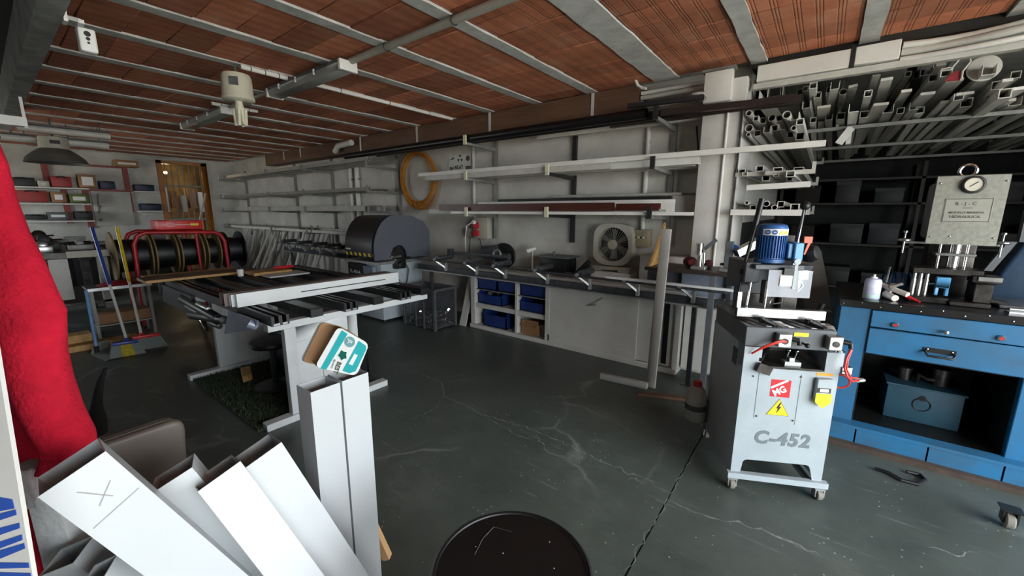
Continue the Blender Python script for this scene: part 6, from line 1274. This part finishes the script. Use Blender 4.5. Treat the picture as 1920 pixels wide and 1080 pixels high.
# office chair behind the tubes
t = thing('office_chair', 'office chair with grey-beige shell backrest and black armrest behind the tubes', 'chair', (-1.95, .15, 0))
ca, cb = P(150, 850, Z=.88), P(347, 783, Z=.88); cu = (cb-ca).normalized(); cb2 = cb; ca2 = cb-cu*.44
ca2 += V(-.0,0,0); cn = V(-cu.y, cu.x, 0)
if cn.dot(hf) < 0: cn = -cn
m_shell = mat('taupe_chair_shell', '6f675f', 0.5, var=0.06); m_shell2 = mat('taupe_chair_fabric', '5d554d', 0.85, var=0.08, bump=0.2, bscale=80)
def chairpoly(z0, inset): 
    return rounded([ca2+cu*inset+V(0,0,z0-.88), ca2+cu*inset+V(0,0,0), cb2-cu*inset+V(0,0,0), cb2-cu*(inset+.03)+V(0,0,z0-.88)], .045)
bk_ = pt(m_shell, 'backrest', lambda q: q.prism(chairpoly(.45, 0), cn*.035), bevel=0.012, seg=3)
pt(m_shell2, 'back_cushion', lambda q: q.prism([p+cn*.04 for p in chairpoly(.46, .01)], cn*.04), bevel=0.014, seg=3)
pt(m_shell, 'shell_seam', lambda q: q.prism([p+cn*.035 for p in chairpoly(.45, .006)], cn*.006))
mid = (ca2+cb2)/2; sc0 = mid+cn*.30
pt(m_shell2, 'seat', lambda q: q.prism(rounded([V(*(mid+cn*.06-cu*.23).xy, .44), V(*(mid+cn*.06+cu*.2).xy, .44), V(*(mid+cn*.50+cu*.2).xy, .44), V(*(mid+cn*.50-cu*.23).xy, .44)], .06), (0,0,.07)), bevel=0.02, seg=3)
pt(m_black, 'column', lambda q: q.cyl((sc0.x, sc0.y, .09), (sc0.x, sc0.y, .44), .028, n=14))
for k in range(5):
    a = 2*PI*k/5+.4; u = V(math.cos(a), math.sin(a), 0)*.28
    lg = pt(m_black, 'base_leg', lambda q: q.beam((sc0.x, sc0.y, .10), (sc0.x+u.x, sc0.y+u.y, .075), .04, .03))
    pt(m_black, 'castor', lambda q: q.cyl((sc0.x+u.x-.02, sc0.y+u.y, .028), (sc0.x+u.x+.02, sc0.y+u.y, .028), .028, n=14), lg)
pt(m_black, 'back_stem', lambda q: q.beam((mid+cn*.06).xyz+V(0,0,-.3), V(*(mid+cn*.12).xy, .45), .06, .02))
ar0 = [D(198, 690, 2.15), D(189, 712, 2.12), D(184, 735, 2.08), D(181, 762, 2.03), D(180, 790, 1.99), D(176, 815, 1.96)]
def arm(q):
    rad = (.008, .015, .019, .024, .042, .05); n = 12
    vs = []
    for p, r in zip(ar0, rad): vs += [p+hx*r*math.cos(2*PI*i/n)+hf*r*math.sin(2*PI*i/n) for i in range(n)]
    fs = [(i*n+j, i*n+(j+1) % n, (i+1)*n+(j+1) % n, (i+1)*n+j) for i in range(len(ar0)-1) for j in range(n)]+[tuple(range(n))[::-1], tuple(range(5*n, 6*n))]
    q.add(vs, fs); q.beam(ar0[-1], V(*(mid+cn*.2-cu*.2).xy, .47), .04, .02)
pt(mat('matt_black_pad', '0c0c0d', 0.8), 'armrest', arm, smooth=True)
# low wooden stool behind the upright tubes
t = thing('wooden_step_stool', 'small wooden stool half hidden behind the upright white tubes', 'stool', (-1.62, .80, 0))
pt(m_ply, 'seat', lambda q: q.box(-1.80,-1.49,.64,.915,.25,.275), bevel=0.004, seg=1)
m_pine = mat('light_pine', 'd3a878', 0.6, var=0.08, scale=4, stretch=(6,6,1))
for x, y, dx, dy in ((-1.52,.885,.075,.05),(-1.77,.885,-.06,.05),(-1.52,.67,.06,-.04),(-1.77,.67,-.06,-.04)): pt(m_pine, 'leg', lambda q: q.beam((x,y,.25),(x+dx,y+dy,.001),.035,.035))
pt(m_pine, 'apron', lambda q: q.box(-1.50,-1.485,.66,.90,.20,.25).box(-1.79,-1.775,.66,.90,.20,.25).box(-1.79,-1.49,.895,.91,.20,.25))
# black drum in front of the camera
t = thing('black_drum', 'black round drum with glossy lid and white specks in front of the camera', 'drum', (-.563, .74, 0))
m_lid = mat('black_lid', '0b0b0c', 0.5, var=0.2, scale=6); m_drum = mat('black_drum_side', '1a1b1c', 0.22, var=0.2)
pt(m_drum, 'shell', lambda q: q.lathe((-.563,.74,0),(0,0,1),[(0,.002),(.205,.002),(.21,.01),(.21,.20),(.215,.205),(.215,.22),(.21,.225),(.21,.42),(.215,.425),(.215,.44),(.21,.445),(.21,.60),(0,.60)],48))
ld = pt(m_lid, 'lid', lambda q: q.lathe((-.563,.74,.60),(0,0,1),[(.214,-.03),(.221,-.028),(.222,.035),(.219,.045),(.212,.05),(.206,.048),(.204,.044),(0,.044)],56))
for k in range(16):
    a, r = R.uniform(0, 6.28), .19*math.sqrt(R.random()); MB().sphere((-.563+r*math.cos(a), .74+r*math.sin(a), .6445), R.uniform(.0012, .0026), 6, 1, 1, .4).build('paint_speck', m_paper, ld)
MB().pipe([P(890,1040,Z=.645), P(905,1010,Z=.645), P(926,988,Z=.645)], .0009, 4).pipe([P(926,988,Z=.645), P(960,997,Z=.645)], .0007, 4).build('scratch', m_grey, ld)

# odds and ends on the floor before the blue bench
c = P(1888, 988, Z=0)
t = thing('loose_castor', 'dark castor wheel on the floor before the right part of the blue bench', 'castor', (c.x, c.y, 0))
pt(m_rub, 'wheel', lambda q: q.lathe((c.x-.018, c.y, .04), (1,0,0), [(0,0),(.034,0),(.04,.006),(.04,.03),(.034,.036),(0,.036)], 20))
pt(m_dsteel, 'fork', lambda q: q.box(c.x-.028, c.x-.02, c.y-.02, c.y+.03, .03, .10).box(c.x+.02, c.x+.028, c.y-.02, c.y+.03, .03, .10).box(c.x-.04, c.x+.04, c.y-.03, c.y+.04, .10, .106))
tag(MB().pipe([P(1640, 878, Z=.012), P(1665, 886, Z=.012), P(1690, 900, Z=.012), P(1720, 908, Z=.012), P(1735, 900, Z=.012), P(1725, 890, Z=.012), P(1700, 884, Z=.012)], .011, 8).build('black_hose', m_rub if False else m_black), 'black hose end lying on the floor in front of the blue bench', 'hose')
# ================================================================== things under the ceiling
CZ = CEIL-.012
# white security camera on the grey beam
t = thing('security_camera', 'small white security camera hanging from the grey beam', 'camera', (-3.4, .46, 2.6))
b0, b1, c0, c1 = P(122, 32, Y=.45), P(152, 40, Y=.5), P(143, 45, Y=.5), P(156, 75, Y=.5)
pt(m_paper, 'bracket', lambda q: q.beam(b0, b1, .03, .02).beam(b1, P(147, 60, Y=.5), .025, .02).box(b0.x-.04, b0.x+.04, .439, .455, b0.z-.03, 2.70))
bx0 = P(156, 76, Y=.49)
bd2 = pt(m_paper, 'housing', lambda q: q.box(bx0.x-.035, bx0.x+.035, .47, .54, bx0.z-.06, bx0.z+.06), bevel=0.01, seg=3)
for dz, r in ((.03, .014), (.005, .009), (-.015, .006)): pt(m_ink, 'lens', lambda q: q.cyl((bx0.x+.035, .505, bx0.z+dz), (bx0.x+.037, .505, bx0.z+dz), r, n=16))
# ballast lamp with bare bulb
t = thing('pendant_lamp', 'cream drum-shaped ceiling lamp with a bare white bulb', 'lamp', (-4.4, 1.62, 2.3))
lc = P(445, 166, X=-4.35); m_lamp = mat('cream_lamp_enamel', 'd5d2bd', 0.45, var=0.05)
r_ = .125
hs2 = pt(m_lamp, 'housing', lambda q: q.lathe((lc.x, lc.y, lc.z-.11),(0,0,1),[(0,.0),(r_*.9,.0),(r_*1.03,.012),(r_*1.03,.03),(r_*.98,.04),(r_*.95,.20),(r_*.85,.225),(r_*.4,.24),(0,.245)],32))
pt(m_grey, 'plate', lambda q: q.prism([(lc.x+r_*.70,lc.y-r_*.72,lc.z+.0),(lc.x+r_*.98,lc.y-r_*.25,lc.z+.0),(lc.x+r_*.98,lc.y-r_*.25,lc.z+.07),(lc.x+r_*.70,lc.y-r_*.72,lc.z+.07)],(.004,-.003,0)), hs2)
pt(m_grey, 'hook', lambda q: q.cyl((lc.x,lc.y,lc.z+.13),(lc.x,lc.y,CZ),.008,n=8))
pt(m_lamp, 'socket', lambda q: q.lathe((lc.x,lc.y,lc.z-.19),(0,0,1),[(.036,0),(.04,.025),(.03,.05),(.028,.08),(0,.08)],18))
for k in range(4):
    a = PI/2*k+.4; pt(mat('bulb_glass_off', 'e6dfc8', 0.2), 'bulb_tube', lambda q: q.pipe([(lc.x+.025*math.cos(a),lc.y+.025*math.sin(a),lc.z-.18),(lc.x+.028*math.cos(a),lc.y+.028*math.sin(a),lc.z-.30),(lc.x+.04*math.cos(a+.5),lc.y+.04*math.sin(a+.5),lc.z-.32),(lc.x+.045*math.cos(a+.7),lc.y+.045*math.sin(a+.7),lc.z-.18)],.014,8))
# fluorescent battens (off) along X
def batten(label, p0, p1, y, z, w_=.16):
    global t
    t = thing('fluorescent_fitting', label, 'light fitting', ((p0+p1)/2, y, z), group='fluorescent fittings')
    pt(mat('smoked_diffuser', '8b8d8a', 0.25, var=0.06), 'diffuser', lambda q: q.lprof((p0, y, z), (p1, y, z), [(-w_/2,.03),(-w_/2*.75,-.03),(w_/2*.75,-.03),(w_/2,.03)]), bevel=0.004, seg=1)
    pt(m_grey, 'tray', lambda q: q.box(min(p0,p1), max(p0,p1), y-w_/2*.9, y+w_/2*.9, z+.031, z+.058))
    for x in (p0, p1): pt(m_paper, 'end_cap', lambda q: q.box(x-.02, x+.02, y-w_/2*1.03, y+w_/2*1.03, z-.034, z+.05), bevel=0.006)
    for k in range(3):
        x = p0+(p1-p0)*(.3+.25*k); pt(m_paper, 'clip', lambda q: q.box(x-.008, x+.008, y-w_/2*1.05, y-w_/2*.8, z+.0, z+.045))
    pt(m_dsteel, 'bracket', lambda q: q.box((p0+p1)/2-.3,(p0+p1)/2-.27,y-.02,y+.02,z+.058,CZ).box((p0+p1)/2+.27,(p0+p1)/2+.3,y-.02,y+.02,z+.058,CZ))
batten('long smoked fluorescent fitting at the end of the ceiling conduit', -3.36, -4.76, 2.09, 2.80)
batten('dark fluorescent fitting further back beside the cream lamp', -5.98, -7.6, 2.06, 2.80)
# conduit feeding the first fitting
t = thing('ceiling_conduit', 'round grey conduit crossing under the joists to the long fluorescent fitting', 'conduit', (-1.5, 2.13, 2.84))
pt(mat('grey_pvc', 'a8a69c', 0.5, var=0.06), 'pipe', lambda q: q.cyl((ENTX-.01, 2.12, 2.855), (-3.35, 2.12, 2.855), .028, n=14))
for x in (-2.19, -2.93, -1.4, -.605): pt(m_rackb, 'saddle', lambda q: q.torus((x+.08, 2.12, 2.855), (1,0,0), .03, .005, 16, 6))
pt(MATS['grey_pvc'], 'link_pipe', lambda q: q.cyl((-4.78, 2.09, 2.85), (-5.96, 2.07, 2.85), .018, n=10))
# white tubes clipped along joists
for k, (a, b_, xx, lab) in enumerate(((1.62, 2.02, -4.30, 'short white tube on the joist just right of the cream lamp'), (2.14, 4.2, -4.27, 'long bright white tube along a joist from the fitting to the brown beam'), (1.9, 2.4, -6.0, 'bright white tube end beside the second fluorescent fitting'))):
    o = MB().cyl((xx, a, CZ-.022), (xx, b_, CZ-.022), .02, n=12).build('white_tube_light', mat('glossy_white_tube', 'ecebe6', 0.2, var=0.02)); tag(o, lab, 'tube')
    for s in range(3): MB().torus((xx, a+(b_-a)*(.2+.3*s), CZ-.02), (0,1,0), .021, .004, 14, 5).build('clip', m_grey, o)
# bell lamp and tubes over the far bench
t = thing('bell_lamp', 'grey bell-shaped industrial lamp over the far bench', 'lamp', (-9.0, .82, 2.3))
pt(mat('dull_aluminium_shade', '7d7d78', 0.4, metal=0.5, var=0.12), 'shade', lambda q: q.lathe((-9.0,.82,2.27),(0,0,1),[(.33,0),(.30,.07),(.23,.14),(.17,.19),(.15,.20),(.14,.195),(.21,.13),(.28,.06),(.32,0)],32))
pt(m_fan, 'ballast', lambda q: q.lathe((-9.0,.82,2.46),(0,0,1),[(0,0),(.14,0),(.16,.02),(.15,.17),(0,.18)],24))
pt(m_ink, 'vent', lambda q: q.box(-8.85,-8.838,.77,.87,2.53,2.58))
pt(m_grey, 'hook', lambda q: q.cyl((-9.0,.82,2.62),(-9.0,.82,CZ),.01,n=8))
for k, (pa, pb, z, lab) in enumerate((((30, 240), (210, 254), 2.70, 'upper bright tube light hanging over the far bench at the left'), ((110, 266), (205, 273), 2.62, 'lower dim tube light behind the bell lamp'), ((2, 255), (66, 263), 2.62, 'short dim tube light left of the bell lamp'))):
    a, b_ = P(*pa, Z=z), P(*pb, Z=z); xx = (a.x+b_.x)/2
    t = thing('tube_light', lab, 'light', (xx, (a.y+b_.y)/2, z), group='tube lights over the far bench')
    pt(m_wp[0], 'tube', lambda q: q.cyl((xx, a.y, z), (xx, b_.y, z), .045, n=14))
    pt(m_grey, 'reflector', lambda q: q.box(xx-.07, xx+.07, a.y, b_.y, z+.045, z+.06))
    for y in (a.y+.1, b_.y-.1): pt(m_grey, 'rod', lambda q: q.cyl((xx, y, z+.06), (xx, y, CZ), .006, n=6))
# white board end under the grey beam
wb0, wb1 = P(0, 228, X=-6.0), P(50, 228, X=-6.0)
t = thing('ceiling_signboard', 'white board end hanging under the grey beam at the left edge', 'board', (-6.0, .3, 2.35))
pt(m_wp[2], 'board', lambda q: q.box(-6.05,-5.95,-.6,wb1.y,wb1.z-.05,wb1.z+.03))
pt(m_wp[2], 'upright', lambda q: q.box(-6.02,-5.99,wb1.y-.02,wb1.y,wb1.z-.06,2.62))
